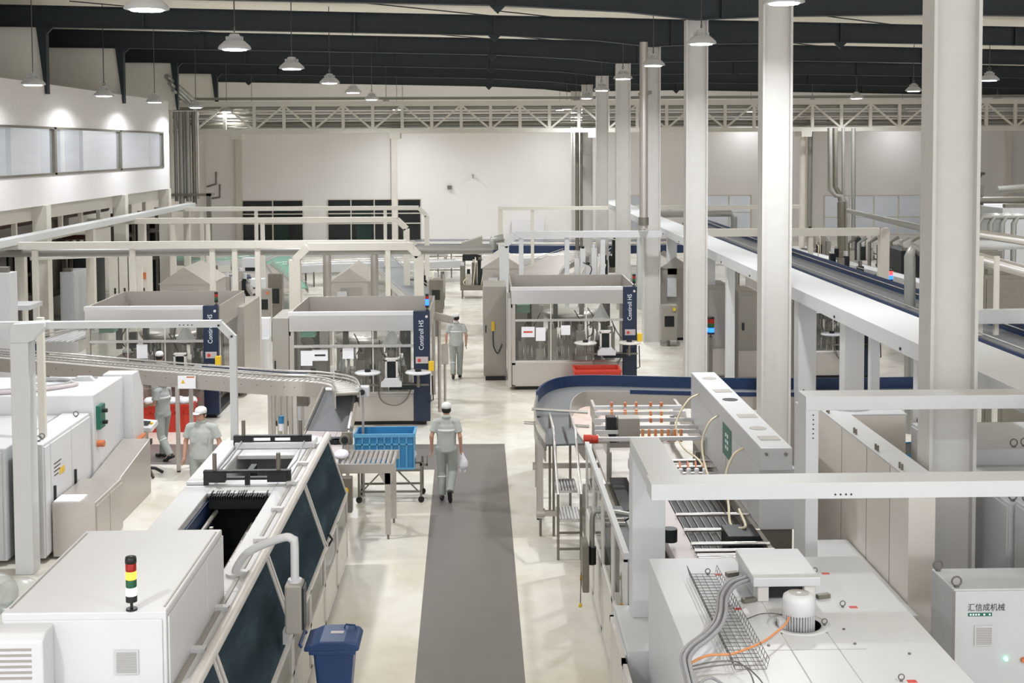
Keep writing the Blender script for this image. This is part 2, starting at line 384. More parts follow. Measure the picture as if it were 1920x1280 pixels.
# dark roof beams
def rafter(y):
    def top(x): return 6.3+4.13-.024*x
    pts = [(-14.7, top(-14.7)), (42, top(42))]
    xs = [(-24, 10.2), (-14.7, 10.10), (-7, 9.95), (.4, 9.79), (3.6, 9.62), (5.4, 9.42), (7.2, 9.5), (11.4, 9.54), (20, 9.38), (42, 8.9)]
    mb = MB()
    def strip(f0, f1, ya, yb):
        poly = [(x, f0(x, z)) for x, z in xs] + [(x, f1(x, z)) for x, z in reversed(xs)]
        for i in range(len(xs)-1):
            a, b = xs[i], xs[i+1]
            mb.prism([(a[0], f0(*a)), (b[0], f0(*b)), (b[0], f1(*b)), (a[0], f1(*a))], ya, yb)
    strip(lambda x, z: z, lambda x, z: top(x), y-.008, y+.008)
    strip(lambda x, z: z, lambda x, z: z+.025, y-.13, y+.13)
    strip(lambda x, z: top(x)-.025, lambda x, z: top(x), y-.13, y+.13)
    for x, z in ((-10.6, 10.02), (.4, 9.79), (11.4, 9.54), (22.4, 9.33), (-4, 9.88), (6, 9.45), (17, 9.43)):
        mb.box(x-.03, x+.03, y-.12, y+.12, z, top(x))
    for x, z in ((.4, 9.79), (11.4, 9.54), (-13.6, 10.1)):
        mb.prism([(x-.22, z+.02), (x, z-.2), (x+.22, z+.02)], y-.06, y+.06)
    struct('beam_roof', mb, 'beamdark')
for n in range(1, 9): rafter(14.8+8.63*n)
# roof purlin line and thin cross bracing rods near the beams
for n in (2, 3, 4):
    y = 14.8+8.63*n
    mb = MB(); mb.tube([(-13, y+.3, zroof(-13)-.1), (.4, y+8.2, zroof(.4)-.35)], .02, 6); mb.tube([(.4, y+.3, zroof(.4)-.1), (13, y+8.2, zroof(13)-.35)], .02, 6)
    struct('trim_%d' % (n+2), mb, 'beamdark')
# white H columns of the right row
for n in range(0, 8):
    X = 5.4; y = at((1782, 1453, 1304.5, 1221, 1168, 1129, 1101, 1080)[n], 300, x=X).y; zt = 9.44
    mb = MB(); h = .275
    mb.box(X-h, X-h+.04, y-.2, y+.2, 0, zt); mb.box(X+h-.04, X+h, y-.2, y+.2, 0, zt)
    mb.box(X-h+.04, X+h-.04, y-.09, y+.09, 0, zt)
    c = struct('column', mb, 'column')
    m2 = MB(); m2.box(X-.31, X-.12, y-.22, y+.22, zt, zt+.06); m2.box(X+.12, X+.31, y-.22, y+.22, zt, zt+.06); m2.build('cap_plate', 'black', c)
# pilasters and door on the back wall
for k, px in enumerate((449, 740, 1512, 1887)):
    x = at(px, 350, y=YB).x; mb = MB(); mb.box(x-.18, x+.18, YB-.35, YB, 0, 8.6); struct('column_back', mb, 'beige' if k else 'warm')
x = at(1100, 350, y=YB-9).x; struct('column_back', MB().box(x-.25, x+.25, YB-9.3, YB-8.8, 0, 7), 'beige')
# ================= truss and pipe bridge =================
TY = 62.0; x0 = at(310, 240, y=TY).x; x1 = 27.4
zb = at(310, 245, y=TY).z; zt = at(310, 199, y=TY).z
tr = thing('truss_bridge', 'long white steel truss bridge carrying pipes across the hall below the roof beams', 'truss', (x0, TY, zb))
for yy in (TY, TY+1.2):
    MB().box(x0, x1, yy-.08, yy+.08, zb-.16, zb+.04).build('bottom_chord', 'warm', tr)
    MB().box(x0, x1, yy-.08, yy+.08, zt-.04, zt+.20).build('top_chord', 'warm', tr)
n = 30; pw = (x1-x0)/n
for i in range(n+1):
    x = x0+pw*i
    MB().box(x-.075, x+.075, TY-.06, TY+.06, zb, zt).build('post', 'warm', tr)
    if i < n:
        a, b = (zt, zb) if i % 2 == 0 else (zb, zt)
        MB().bar((x, TY, a), (x+pw, TY, b), .09, .09, up=(0, 1, 0)).build('brace', 'warm', tr)
    if i % 3 == 0: MB().box(x-.05, x+.05, TY, TY+1.2, zb-.1, zb).build('cross_bar', 'warm', tr)
for x in (x0+3.4, at(740, 245, y=TY).x, at(1112, 245, y=TY).x, at(1512, 245, y=TY).x, at(1800, 245, y=TY).x):
    MB().box(x-.25, x+.25, TY-.1, TY+1.3, zb-.42, zb-.16).build('bearing', 'warm', tr)
pl = ['large lagged pipe lying highest inside the white truss bridge', 'thin pale pipe running near the top of the truss bridge', 'grey pipe running through the upper middle of the truss bridge',
      'bright steel pipe running through the middle of the truss bridge', 'dark grey pipe in the lower middle of the truss bridge', 'grey pipe lying lowest in the truss bridge', 'long grey pipe running just above the top chord of the truss']
for i, (dy, z, r, m) in enumerate(((.35, zt-.12, .09, 'pipe'), (.7, zt-.30, .05, 'alu'), (.3, zt-.50, .09, 'pipe'), (.8, zt-.68, .06, 'steel_lt'), (.45, zt-.86, .10, 'steel_dk'), (.8, zb+.16, .08, 'pipe'), (.6, zt+.36, .07, 'pipe'))):
    MB().tube([(x0+.3, TY+dy, z), (x1-.2, TY+dy, z)], r, 10).build('pipe', m, label=pl[i], category='pipe', group='pipes on the truss bridge')
# vertical pipe bundle at the left end
vl = ['leftmost grey riser pipe beside the gallery end', 'second riser pipe from the gallery end', 'thick lagged riser pipe in the corner bundle', 'thin pale riser pipe in the corner bundle', 'thick grey riser pipe in the middle of the corner bundle', 'dark riser pipe near the right of the corner bundle', 'rightmost steel riser pipe of the corner bundle']
for i, (px, r, m) in enumerate(((322, .08, 'warm'), (330, .09, 'pipe'), (340, .13, 'pipe'), (347, .05, 'alu'), (353, .13, 'pipe'), (364, .10, 'steel_dk'), (372, .06, 'steel_lt'))):
    p = at(px, 300, y=60.6+.1*(i % 2)); zbot = at(px, 372+5*(i % 3), y=60.8).z
    MB().tube([(p.x, p.y, zbot), (p.x, p.y, zt-.3)], r, 10).build('riser_pipe', m, label=vl[i], category='pipe', group='riser pipes in the far left corner')
dl_ = ['upper slanted duct pipe climbing from the truss to the gallery corner', 'middle slanted duct pipe climbing to the gallery corner', 'lower slanted duct pipe climbing to the gallery corner']
for i in range(3):
    a = at(312+6*i, 143+13*i, y=57.2); b = at(372-9*i, 196, y=61)
    MB().tube([a, b], .12-.02*i, 10).build('duct_pipe', 'pipe', label=dl_[i], category='pipe', group='slanted pipes above the left end of the truss')
# corner pipes and racks on the back wall near the windows
mb = MB(); p = at(352, 362, y=61.0)
mb.box(p.x-1.1, p.x+1.2, 60.4, 61.4, p.z-.12, p.z); mb.box(p.x-1.1, p.x-.9, 60.4, 60.6, 0, p.z); mb.box(p.x+1.0, p.x+1.2, 60.4, 60.6, 0, p.z)
mb.build('pipe_rack', 'steel_dk', label='steel pipe rack under the corner riser pipes', category='rack')
for i, (a, b, c) in enumerate((((388, 350), (405, 345), (405, 322)), ((392, 372), (412, 370), (412, 345)))):
    Y = YB-.06; MB().tube([at(*a, y=Y), at(*b, y=Y), at(*c, y=Y)], .05, 8).build('valve_pipe', 'steel_dk', label=['upper bent valve pipe left of the far windows', 'lower bent valve pipe left of the far windows'][i], category='pipe')
# vertical pipes in the middle and right
Y = 64.5
ml = [(1082, 250, 448, .10, 'steel_dk', 'left grey drop pipe of the pair beside the far pilaster'), (1090, 250, 448, .07, 'steel_dk', 'right grey drop pipe of the pair beside the far pilaster'),
      (1505, 250, 505, .16, 'beige', 'wide beige duct dropping left of the grey pipes'), (1519, 250, 480, .13, 'pipe', 'pale duct dropping beside the wide beige duct')]
for px, ya, yb, r, m, lab in ml:
    a = at(px, ya, y=Y); b = at(px, yb, y=Y); MB().tube([(a.x, Y, a.z+.1), (a.x, Y, 0)], r, 12).build('drop_pipe', m, label=lab, category='pipe')
Y = 60.3
for i, (pts, r, lab) in enumerate((([(1556, 240), (1556, 357), (1567, 367), (1577, 368), (1580, 380), (1580, 425)], .11, 'grey pipe dropping from the truss with an elbow, leftmost of the right-hand cluster'),
                         ([(1566, 240), (1566, 350), (1573, 362), (1577, 380), (1577, 425)], .12, 'second grey pipe of the right-hand cluster dropping into the thick elbow'),
                         ([(1581, 240), (1581, 370), (1586, 380), (1586, 465)], .08, 'thin straight grey pipe of the right-hand cluster'),
                         ([(1600, 240), (1600, 400), (1600, 500)], .10, 'rightmost pale pipe of the right-hand cluster'))):
    q = [at(*p, y=Y+.25*i) for p in pts]; MB().tube(q, r, 10).build('drop_pipe', 'pipe' if i != 1 else 'steel_dk', label=lab, category='pipe', group='grey drop pipes right of the white columns')
MB().tube([at(1578, 378, y=60), at(1578, 470, y=60)], .2, 14).build('thick_pipe', 'steel_dk', label='thick dark grey standing pipe below the right-hand pipe cluster', category='pipe')
# slanting pipe to the front column
mb = MB(); a = at(1590, 395, y=59); b = at(1745, 432, y=34); mb.tube([a, b], .10, 10)
mb.build('sloping_pipe', 'pipe', label='long dull pipe running from the thick grey pipe towards the big white column', category='pipe')
# tall steel pipe next to third column
X = 5.02; q = at(1207, 300, x=X+.0); Yp = q.y
a = at(1207, 34, y=Yp); b = at(1207, 428, y=Yp)
p = thing('tall_pipe', 'tall brushed steel pipe standing in front of the fourth white column', 'pipe', (a.x, Yp, b.z))
MB().tube([(a.x, Yp, b.z), (a.x, Yp, 9.5)], .13, 14).build('pipe', 'steel', p)
MB().box(a.x+.0, a.x+.25, Yp-.04, Yp+1.4, 7.9, 8.0).build('bracket', 'steel_dk', p)
MB().tube([(a.x, Yp, b.z+.1), (a.x, Yp, b.z+.35)], .16, 14).build('collar', 'steel_dk', p)
# ================= high-bay lamps =================
def lamp_proto():
    t = thing('high_bay_lamp', 'x', 'lamp', (0, 0, 0), group='high-bay lamps')
    MB().lathe((0, 0, 0), [(.02, .30), (.09, .29), (.11, .26), (.12, .17), (.20, .15), (.31, .05), (.33, .01), (.33, -.01), (.29, -.02), (.22, -.02)], 20).build('housing', 'coldgrey', t, world=False)
    mb = MB()
    for k in range(8):
        a = k*math.pi/4; mb.cbox((.14*math.cos(a), .14*math.sin(a), .19), (.07, .012, .10), rz=a)
    mb.cyl((0, 0, .14), .112, .10, 16); mb.build('cooling_fins', 'coldgrey', t, world=False)
    MB().cyl((0, 0, -.035), .235, .02, 20).build('diffuser', 'lampglow', t, world=False)
    MB().ring((0, 0, .38), .05, .012, axis='x').build('hook', 'steel_dk', t, world=False)
    return t
LP = lamp_proto(); LD = bpy.data.lights.new('high bay light', 'AREA'); LD.shape = 'DISK'; LD.size = .45; LD.energy = LAMP_W; LD.spread = R(155); LD.color = (.93, .965, 1)
LF = LD.copy(); LF.energy = LAMP_W*.15; LG = LD.copy(); LG.energy = LAMP_W*.46
used = [False]
def lamp(x, y, z, lab, ld=None):
    if used[0]: t = dup(LP, (x, y, z), random.random(), lab)
    else: t = LP; t.location = (x, y, z); t['label'] = lab; used[0] = True
    rodtop = zroof(x)-.03
    r = MB().tube([(0, 0, .42), (0, 0, rodtop-z)], .014, 6).build('rod', 'wire', t, world=False)
    l = bpy.data.objects.new('lamp_light', ld or LD); COL.objects.link(l); l.location = (x, y, z-.06)
ordn = ['nearest', 'second', 'third', 'fourth', 'fifth', 'sixth', 'seventh', 'eighth', 'ninth', 'tenth', 'eleventh', 'twelfth']
X = -4.95
row = [(275, 18), (440, 93), (547, 130), (618, 157), (662, 175), (697, 188), (724, 198), (744, 207)]
for i, (px, py) in enumerate(row):
    q = at(px, py-2, x=X); lamp(q.x, q.y, q.z, '%s lit high-bay lamp of the row left of the aisle, hanging on a thin rod' % ordn[i])
lamp(X, 80.0, 8.3, 'farthest tiny high-bay lamp of the row left of the aisle', LG)
for y in (5,): lamp(X, y, 8.35, 'unseen high-bay lamp added in line with the left aisle row for foreground light')  # lamp added out of view to light the near foreground
X = 4.85
for i, (px, py) in enumerate([(1470, 6), (1315, 83), (1225, 124), (1168, 149), (1128, 171), (1100, 186), (1080, 196), (1063, 206)]):
    q = at(px, py-2, x=X); lamp(q.x, q.y, q.z, '%s lit high-bay lamp hanging in front of the row of white columns' % ordn[i])
lamp(X, 80.0, 8.55, 'farthest tiny high-bay lamp of the column row', LG)
for y in (4.5,): lamp(X, y, 8.55, 'unseen high-bay lamp added before the column row to light the foreground')  # unseen lamp, added for light on the foreground machines
X = -12.3
for i, (px, py) in enumerate([(62, 160), (195, 181), (290, 193), (367, 203), (425, 211), (472, 218)]):
    q = at(px, py-2, x=X); lamp(q.x, q.y, q.z, '%s high-bay lamp along the white gallery wall on the left' % ordn[i], LG)
for y in (29.5, 21.5): lamp(X, y, 8.05, 'unseen high-bay lamp added to extend the gallery row for more light', LG)  # extra lamps outside the view, added for their light
X = 17.3
for i, (px, py) in enumerate([(1855, 152), (1713, 172), (1606, 186), (1523, 196), (1408, 211)]):
    q = at(px, py-2, x=X); lamp(q.x, q.y, q.z, '%s high-bay lamp of the row right of the white columns' % ordn[i], LF if q.y > 70 else LD)
for y in (35.6, 27.4, 19): lamp(X, y, 8.5, 'unseen high-bay lamp added to extend the right bay row for more light')  # row carried on out of view, added to give more light
X = 27
for i, (px, py) in enumerate([(1870, 190), (1692, 212)]):
    q = at(px, py-2, x=X); lamp(q.x, q.y, q.z, ['tiny high-bay lamp at the right edge in front of the truss', 'tiny high-bay lamp low behind the truss between the right columns'][i], LF if q.y > 70 else LD)
# ================= left foreground =================
def signal_tower(name, lab, loc, seq, r=.035, h=.075):
    t = thing(name, lab, 'signal light', loc)
    x, y, z = loc
    MB().cyl((x, y, z), .045, .015, 16).cyl((x, y, z+.015), .012, .06, 10).cyl((x, y, z+.07), r*1.05, .05, 16).build('base', 'black', t)
    zz = z+.12
    for nm, m in seq:
        MB().lathe((x, y, zz), [(0, 0), (r*.96, 0), (r, .01), (r, h-.01), (r*.96, h), (0, h)], 18).build(nm, m, t); zz += h
    MB().lathe((x, y, zz), [(0, 0), (r*1.05, 0), (r*1.05, .03), (r*.95, .05), (0, .052)], 18).build('cap', 'black', t)
    return t
def eyebolt(parent, x, y, z, r=.04, ax='y', name='eye_bolt'):
    MB().ring((x, y, z+r+.012), r, .009 if r > .03 else .005, 14, ax).cyl((x, y, z-.001), r*.55, .016, 10).build(name, 'wire', parent)
def grille(parent, x0, x1, y, z0, z1, n, m='coldgrey', name='vent_grille'):
    mb = MB(); mb.box(x0, x1, y-.012, y, z0, z1)
    o = mb.build(name, m, parent); s = MB(); dz = (z1-z0-.03)/n
    for i in range(n): s.box(x0+.015, x1-.015, y-.0145, y-.0115, z0+.015+dz*i, z0+.015+dz*(i+.45))
    s.build('slots', 'greycab', o); return o
# white enclosure with air conditioner
CX0, CX1, CY0, CY1, CZ = -3.86, -2.55, 10.12, 12.32, 2.6
t = thing('control_enclosure', 'large white steel control enclosure in the left foreground with a signal tower on top', 'cabinet', ((CX0+CX1)/2, 11, 0))
MB().box(CX0, CX1, CY0, CY1, .1, CZ).build('body', 'white', t, bev=.012)
MB().box(CX0+.03, CX1-.03, CY0+.03, CY1-.03, 0, .1).build('plinth', 'black', t)
MB().box(CX1-.0, CX1+.018, CY0+.03, CY1-.78, .16, CZ-.05).build('side_door', 'white', t, bev=.006)
MB().box(CX1-.0, CX1+.018, CY1-.76, CY1-.03, .16, CZ-.05).build('side_door', 'white', t, bev=.006)
MB().box(CX0+.02, CX1-.03, CY0-.016, CY0, .16, CZ-.06).build('front_door', 'white', t, bev=.006)
for xx in (CX1-.045, CX0+.03): MB().box(xx, xx+.015, CY0+.1, CY1-.1, CZ, CZ+.006).build('roof_seam', 'greycab', t)
grille(t, CX1-.41, CX1-.22, CY0-.016, CZ-.50, CZ-.30, 14)
ac = thing('air_conditioner', 'white cabinet air conditioner with slotted grilles hung on the front of the left enclosure', 'air conditioner', (-3.65, 9.95, 1.3))
pr = [(CY0-.017, 1.2), (CY0-.017, 2.52), (CY0-.20, 2.52), (CY0-.27, 2.47), (CY0-.27, 1.2)]
MB().prism(pr, -4.05, -3.44, 'x').build('casing', 'white', ac, bev=.015)
mb = MB()
for i in range(6): mb.box(-3.86, -3.53, CY0-.275, CY0-.269, 2.40-.045*i, 2.418-.045*i)
mb.build('upper_slots', 'greycab', ac)
mb = MB()
for i in range(14): mb.box(-3.80, -3.54, CY0-.275, CY0-.269, 2.07-.026*i, 2.082-.026*i)
mb.build('lower_slots', 'greycab', ac)
p = at(247, 1143, z=CZ)
signal_tower('signal_tower', 'signal tower on the white enclosure roof with lit amber and white segments', (p.x, p.y, CZ), [('white_segment', 'l_white'), ('green_segment', 'l_green'), ('amber_segment', 'l_amber'), ('red_segment', 'l_red')], .043, .066)
# small white box and wrapped goods beside it
MB().box(-4.55, -4.05, 11.2, 12.4, 0, 1.95).build('side_box', 'white', label='small white steel box standing left behind the big enclosure', category='cabinet', bev=.04)
mb = MB(); q = at(20, 1060, y=13.4)
for i in range(9):
    a = random.random()*6.28; mb.ell((q.x+.22*math.cos(a), 13.4+.2*math.sin(a), .35+.16*i), (.30, .28, .24), 12, 8)
t = thing('wrapped_load', 'crumpled clear plastic sacks with green scraps stacked at the left edge', 'plastic sacks', (q.x, 13.4, 0))
mb.build('film', 'film', t)
mb = MB()
for i in range(7): mb.ell((q.x+random.uniform(-.2, .2), 13.25+random.uniform(-.15, .15), .3+.2*i), (.10, .09, .08), 8, 6)
mb.build('green_scraps', 'green', t)
MB().box(q.x-.35, q.x+.3, 13.05, 13.8, 0, .14).build('pallet', 'steel_dk', t)
# --- packing machine with smoked guard doors ---
PX_L, PX_R, PX_B, PY_N, PY_F, PZ, PZM = -3.85, -2.35, -2.08, 8.0, 19.1, 1.95, 1.09
t = thing('packing_machine', 'long white packing machine with sloping smoked guard doors left of the aisle', 'packing machine', (-3.1, 14, 0))
d = MB(); th = .06
d.box(PX_L, PX_R, PY_N, 12.42, PZ-th, PZ); d.plate(PX_L, PX_R, 12.42, 16.35, PZ-th, PZ, -3.5, -2.69, 12.42, 16.03)
d.plate(PX_L, PX_R, 16.35, PY_F, PZ-th, PZ, -3.5, -2.68, 16.85, 18.0)
d.build('deck', 'white', t, bev=.01)
mb = MB(); mb.box(-3.60, PX_R-.1, 18.35, 18.75, PZ, PZ+.10); mb.box(PX_L, -3.6, 16.4, 18.75, PZ, PZ+.05); mb.build('raised_frame', 'white', t, bev=.02)
mb = MB(); mb.box(-3.85, -3.5, PY_N, PY_F, .12, PZ-th); mb.box(-3.5, PX_B, PY_F-.05, PY_F, .12, 1.0)
mb.prism([(-3.5, 1.0), (PX_B, 1.0), (PX_B, PZM), (PX_R, PZ-th), (-3.5, PZ-th)], PY_F-.05, PY_F); mb.build('housing', 'white', t)
MB().box(-3.5, -2.15, PY_N, PY_F-.05, .12, .55).build('inner_bed', 'black', t); MB().box(-3.49, -2.6, PY_N, 16.25, .56, .98).build('inner_core', 'black', t)
mb = MB()
for s in range(2):
    x = -3.2+.38*s; mb.box(x-.09, x+.09, 12.5, 18.4, 1.0, 1.1)
for k in range(12): mb.box(-3.42, -2.6, 12.6+.5*k, 12.68+.5*k, 1.12, 1.2)
mb.build('chain_bed', 'darkhole', t)
mb = MB()
mb.tube([(-2.93, 12.5, 1.5), (-2.93, 16, 1.55)], .03, 8); mb.tube([(-2.76, 12.5, 1.62), (-2.76, 16, 1.66)], .025, 8)
for k in range(10): mb.box(-2.85, -2.74, 12.8+.33*k, 12.86+.33*k, 1.6, 1.7)
mb.tube([(-3.44, 12.5, 1.6), (-3.38, 16, 1.72)], .03, 8); mb.box(-3.42, -2.8, 14.1, 14.16, 1.4, 1.5); mb.box(-3.30, -3.26, 15.2, 15.26, 1.1, 1.75)
mb.build('drive_rods', 'steel', t)
MB().box(-3.5, -2.6, 16.3, 16.34, .98, 1.76).build('dark_backing', 'black', t)  # black sheet added so the deck opening looks dark inside
MB().box(-3.5, -3.47, 12.42, 16.2, 1.0, 1.86).build('inner_panel', 'rail_blue', t)
mb = MB(); mb.box(-3.45, -2.72, 15.9, 16.1, 1.78, 1.9)
for k in range(24): mb.box(-3.44+.03*k, -3.425+.03*k, 15.86, 16.12, 1.9, 1.94+.02*random.random())
mb.build('brush_strip', 'black', t)
mb = MB(); mb.box(-3.5, -2.7, 16.5, 18.1, 1.25, 1.3); mb.build('infeed_plate', 'belt_pink', t)
mb = MB()
for k in range(4): mb.tube([(-3.35+.04*k, 17.6, 1.3), (-3.3+.06*k, 17.2, 1.5+.05*k), (-3.4+.03*k, 16.9, 1.4)], .015, 6)
mb.build('orange_cables', 'copper', t)
mb = MB(); mb.box(-3.24, -3.16, 17.3, 17.7, 1.3, 1.9); mb.cyl((-3.2, 17.4, 1.3), .12, .15, 12)
for k in range(4): mb.cyl((-2.98+.08*k, 17.05, 1.3), .02, .12+.03*k, 8)
mb.build('sealing_head', 'dark', t)
for (yb, px0, px1, py) in ((18.42, 435, 578, 0), (16.42, 378, 535, 0)):
    q = MB(); z = 2.02; x0, x1 = -3.62, -2.5
    q.box(x0, x1, yb-.04, yb+.04, z, z+.03); q.box(x0, x1, yb-.04, yb+.04, z+.09, z+.12)
    for k in range(3): q.box(x0+k*(x1-x0-.06)/2, x0+k*(x1-x0-.06)/2+.06, yb-.03, yb+.03, z-.07, z+.1)
    q.box(x0+.03, x0+.28, yb-.05, yb+.05, z-.03, z+.1); q.box(x1-.3, x1-.05, yb-.05, yb+.05, z-.03, z+.1)
    o = q.build('gantry_bar', 'black', t)
    for x in (x0+.14, x1-.16): MB().cyl((x, yb, z+.1), .028, .24, 12).build('spindle', 'steel_dk', o)
MB().tube([(-3.5, 18.4, 2.06), (-3.52, 17.5, 1.99), (-3.5, 16.5, 2.05)], .015, 6).build('air_line', 'cable', t)
MB().tube([(-2.6, 18.4, 2.06), (-2.58, 17.5, 2.0), (-2.6, 16.5, 2.05)], .012, 6).build('air_line', 'cable', t)
MB().tube([(PX_R+.0, PY_N, PZ+.02), (PX_R+.0, PY_F, PZ+.02)], .055, 12).build('top_rail', 'alu', t)
mb = MB(); mb.box(PX_R-.17, PX_R-.13, PY_N, PY_F-.3, PZ, PZ+.015); mb.build('guide_strip', 'greycab', t)
for y in (18.5, 17.4, 16.4, 15.2, 14.0, 12.9, 11.9, 10.9, 9.9): MB().box(PX_R-.20, PX_R-.06, y-.05, y+.03, PZ, PZ+.05).build('hinge', 'white', t)
ys = [19.1, 16.5, 13.6, 10.9, 8.0]
dirv = Vector((PX_B-PX_R, 0, PZM-PZ))
for a, b in zip(ys, ys[1:]):
    a -= .03; b += .03; w = .05
    top = Vector((PX_R, 0, PZ-.03)); bot = Vector((PX_B, 0, PZM))
    mb = MB()
    for yy in (a-w/2, b+w/2): mb.bar(top+Vector((0, yy, 0)), bot+Vector((0, yy, 0)), w, .04, up=(1, 0, .3))
    mb.bar(top+Vector((0, a, 0)), top+Vector((0, b, 0)), w, .04); mb.bar(bot+Vector((0, a, 0)), bot+Vector((0, b, 0)), w, .04)
    o = mb.build('guard_door', 'alu', t)
    n = Vector((dirv.z, 0, -dirv.x)).normalized()*.004
    g = MB(); g._add([top+Vector((0, a, 0))+n, top+Vector((0, b, 0))+n, bot+Vector((0, b, 0))+n, bot+Vector((0, a, 0))+n, top+Vector((0, a, 0))-n, top+Vector((0, b, 0))-n, bot+Vector((0, b, 0))-n, bot+Vector((0, a, 0))-n],
        [(0, 1, 2, 3), (7, 6, 5, 4), (0, 4, 5, 1), (1, 5, 6, 2), (2, 6, 7, 3), (3, 7, 4, 0)])
    g.build('pane', 'smoke', o)
    h = MB().tube([(PX_B+.02, b+.15, PZM+.12), (PX_B+.07, b+.15, PZM+.05), (PX_B+.02, b+.15, PZM-.04)], .016, 6); h.build('handle', 'black', o)
for i in range(8):
    b = 19.07-1.38*i; a = b-1.34; q = MB()
    q.box(PX_B-.02, PX_B+.02, a, a+.04, .12, PZM-.02); q.box(PX_B-.02, PX_B+.02, b-.04, b, .12, PZM-.02)
    for z in (.12, .62, PZM-.06): q.box(PX_B-.02, PX_B+.02, a, b, z, z+.04)
    o = q.build('side_panel', 'alu', t)
    MB().box(PX_B-.008, PX_B+.004, a+.04, b-.04, .66, PZM-.06).build('upper_pane', 'glass', o); MB().box(PX_B-.008, PX_B+.004, a+.04, b-.04, .16, .62).build('lower_sheet', 'warm', o)
for y in (18.9, 16.5, 13.6, 10.9): MB().cyl((PX_B-.05, y, 0), .03, .12, 8).build('foot', 'steel_dk', t)
MB().box(PX_R+.115, PX_R+.125, 14.9, 15.1, 1.5, 1.66).build('warning_label', 'paper', t)
MB().box(PX_B+.01, PX_B+.06, 12.9, 13.03, 1.22, 1.36).build('door_lock', 'coldgrey', t)
# panel on its white swan-neck pipe
a = at(553, 1090, y=12.7); b = at(445, 1062, y=12.9)
t = thing('hanging_controller', 'grey control box hanging from a white swan-neck pipe beside the smoked doors', 'control panel', (a.x, 12.7, 1.5))
c = at(552, 1020, y=12.7); d_ = at(530, 1008, y=12.72); e = at(470, 1032, y=12.85)
MB().tube(curve_pts([(a.x, 12.7, a.z), (a.x, 12.7, c.z), (c.x-.02, 12.7, c.z+.05), (d_.x, d_.y, d_.z), (e.x, e.y, e.z), (b.x, b.y, b.z), (b.x-.02, b.y, PZ)], 6), .042, 12).build('swan_neck', 'white', t)
MB().cyl((b.x-.02, b.y, PZ), .10, .03, 16).build('flange', 'white', t)
MB().box(a.x-.09, a.x+.08, 12.58, 12.82, a.z-.50, a.z).build('box', 'greycab', t, bev=.02)
MB().box(a.x+.08, a.x+.10, 12.60, 12.80, a.z-.46, a.z-.04).build('screen_cover', 'dark', t)
MB().cyl((a.x, 12.7, a.z), .07, .03, 14).build('collar', 'white', t)
# --- blue wheeled bin ---
bx, by = at(629, 1195, y=13.75).x, 13.75
t = thing('wheeled_bin', 'blue plastic wheeled bin with closed lid at the front of the aisle', 'bin', (bx, by, 0))
mb = MB(); mb._add([(bx+s*(.15 if z < .5 else .22), by+q*(.17 if z < .5 else .235), z) for z in (.10, .90) for (s, q) in ((-1, -1), (1, -1), (1, 1), (-1, 1))], [(3, 2, 1, 0), (4, 5, 6, 7), (0, 1, 5, 4), (1, 2, 6, 5), (2, 3, 7, 6), (3, 0, 4, 7)])
mb.build('body', 'bin_blue', t, bev=.03)
mb = MB(); pf = [(bx-.31, .90), (bx+.27, .90), (bx+.285, .93), (bx+.25, .985), (bx+.12, 1.01), (bx-.14, 1.01), (bx-.22, .975), (bx-.31, .95)]
mb.prism(pf, by-.26, by+.26, 'y'); mb.build('lid', 'bin_blue', t, bev=.02)
MB().box(bx-.26, bx+.24, by-.25, by+.25, .86, .905).build('rim', 'bin_blue', t, bev=.01)
MB().tube([(bx-.34, by-.2, .93), (bx-.36, by-.2, .96), (bx-.36, by+.2, .96), (bx-.34, by+.2, .93)], .016, 8).build('handle', 'bin_blue', t)
MB().tube([(bx+.08, by+.14, 1.005), (bx+.1, by+.14, 1.05), (bx+.2, by+.14, 1.04), (bx+.21, by+.14, .995)], .01, 6).build('lid_grip', 'bin_blue', t)
MB().box(bx-.05, bx+.09, by-.02, by+.05, 1.008, 1.013).build('lid_label', 'belt_pink', t)
for s in (-1, 1): MB().cyl((bx-.17, by+.2*s-.02, .10), .10, .04, 18, 'y').build('wheel', 'rubber', t)
MB().tube([(bx-.28, by-.3, 0), (bx-.34, by-.25, .25), (bx-.26, by-.28, .45), (bx-.32, by-.3, .55)], .03, 8).build('cable_bundle', 'rubber', label='black cable bundle hanging behind the blue bin', category='cable')
# ---------------- white portal over the left machines ----------------
def frame_bar(mb, pts, w, h):
    for a, b in zip(pts, pts[1:]): mb.bar(a, b, w, h)
    return mb
GY = 18.95
def pz(px, py, Y): q = at(px, py, y=Y); return (q.x, Y, q.z)
t = thing('pipe_portal', 'white steel portal with a wide left post and cut corners at left', 'frame', (at(44, 700, y=GY).x, GY, 0))
a = at(44, 640, y=GY); mb = MB(); mb.box(a.x-.15, a.x+.12, GY-.15, GY+.15, 0, a.z); mb.prism([(a.x-.15, a.z), (a.x+.12, a.z), (a.x+.36, a.z+.22), (a.x+.36, a.z+.30), (a.x-.1, a.z+.28), (a.x-.15, a.z+.2)], GY-.15, GY+.15)
mb.build('wide_post', 'white2', t, bev=.01)
b0 = at(-60, 610, y=GY); b1 = at(415, 606, y=GY); b2 = at(437, 632, y=GY); b3 = at(449, 812, y=GY)
MB().box(b0.x, b1.x, GY-.06, GY+.06, b0.z-.05, b0.z+.05).build('beam', 'white2', t)
MB().bar((b1.x-.03, GY, b0.z), (b2.x, GY, b2.z), .10, .10, up=(0, 1, 0)).build('corner_brace', 'white2', t)
MB().box(b2.x-.05, b2.x+.05, GY-.05, GY+.05, PZ, b2.z+.03).build('post', 'white2', t)
mb = MB()
for k in range(4): mb.cyl((b1.x-.6+.06*k, GY-.065, b0.z-.01), .01, .01, 8, 'y')
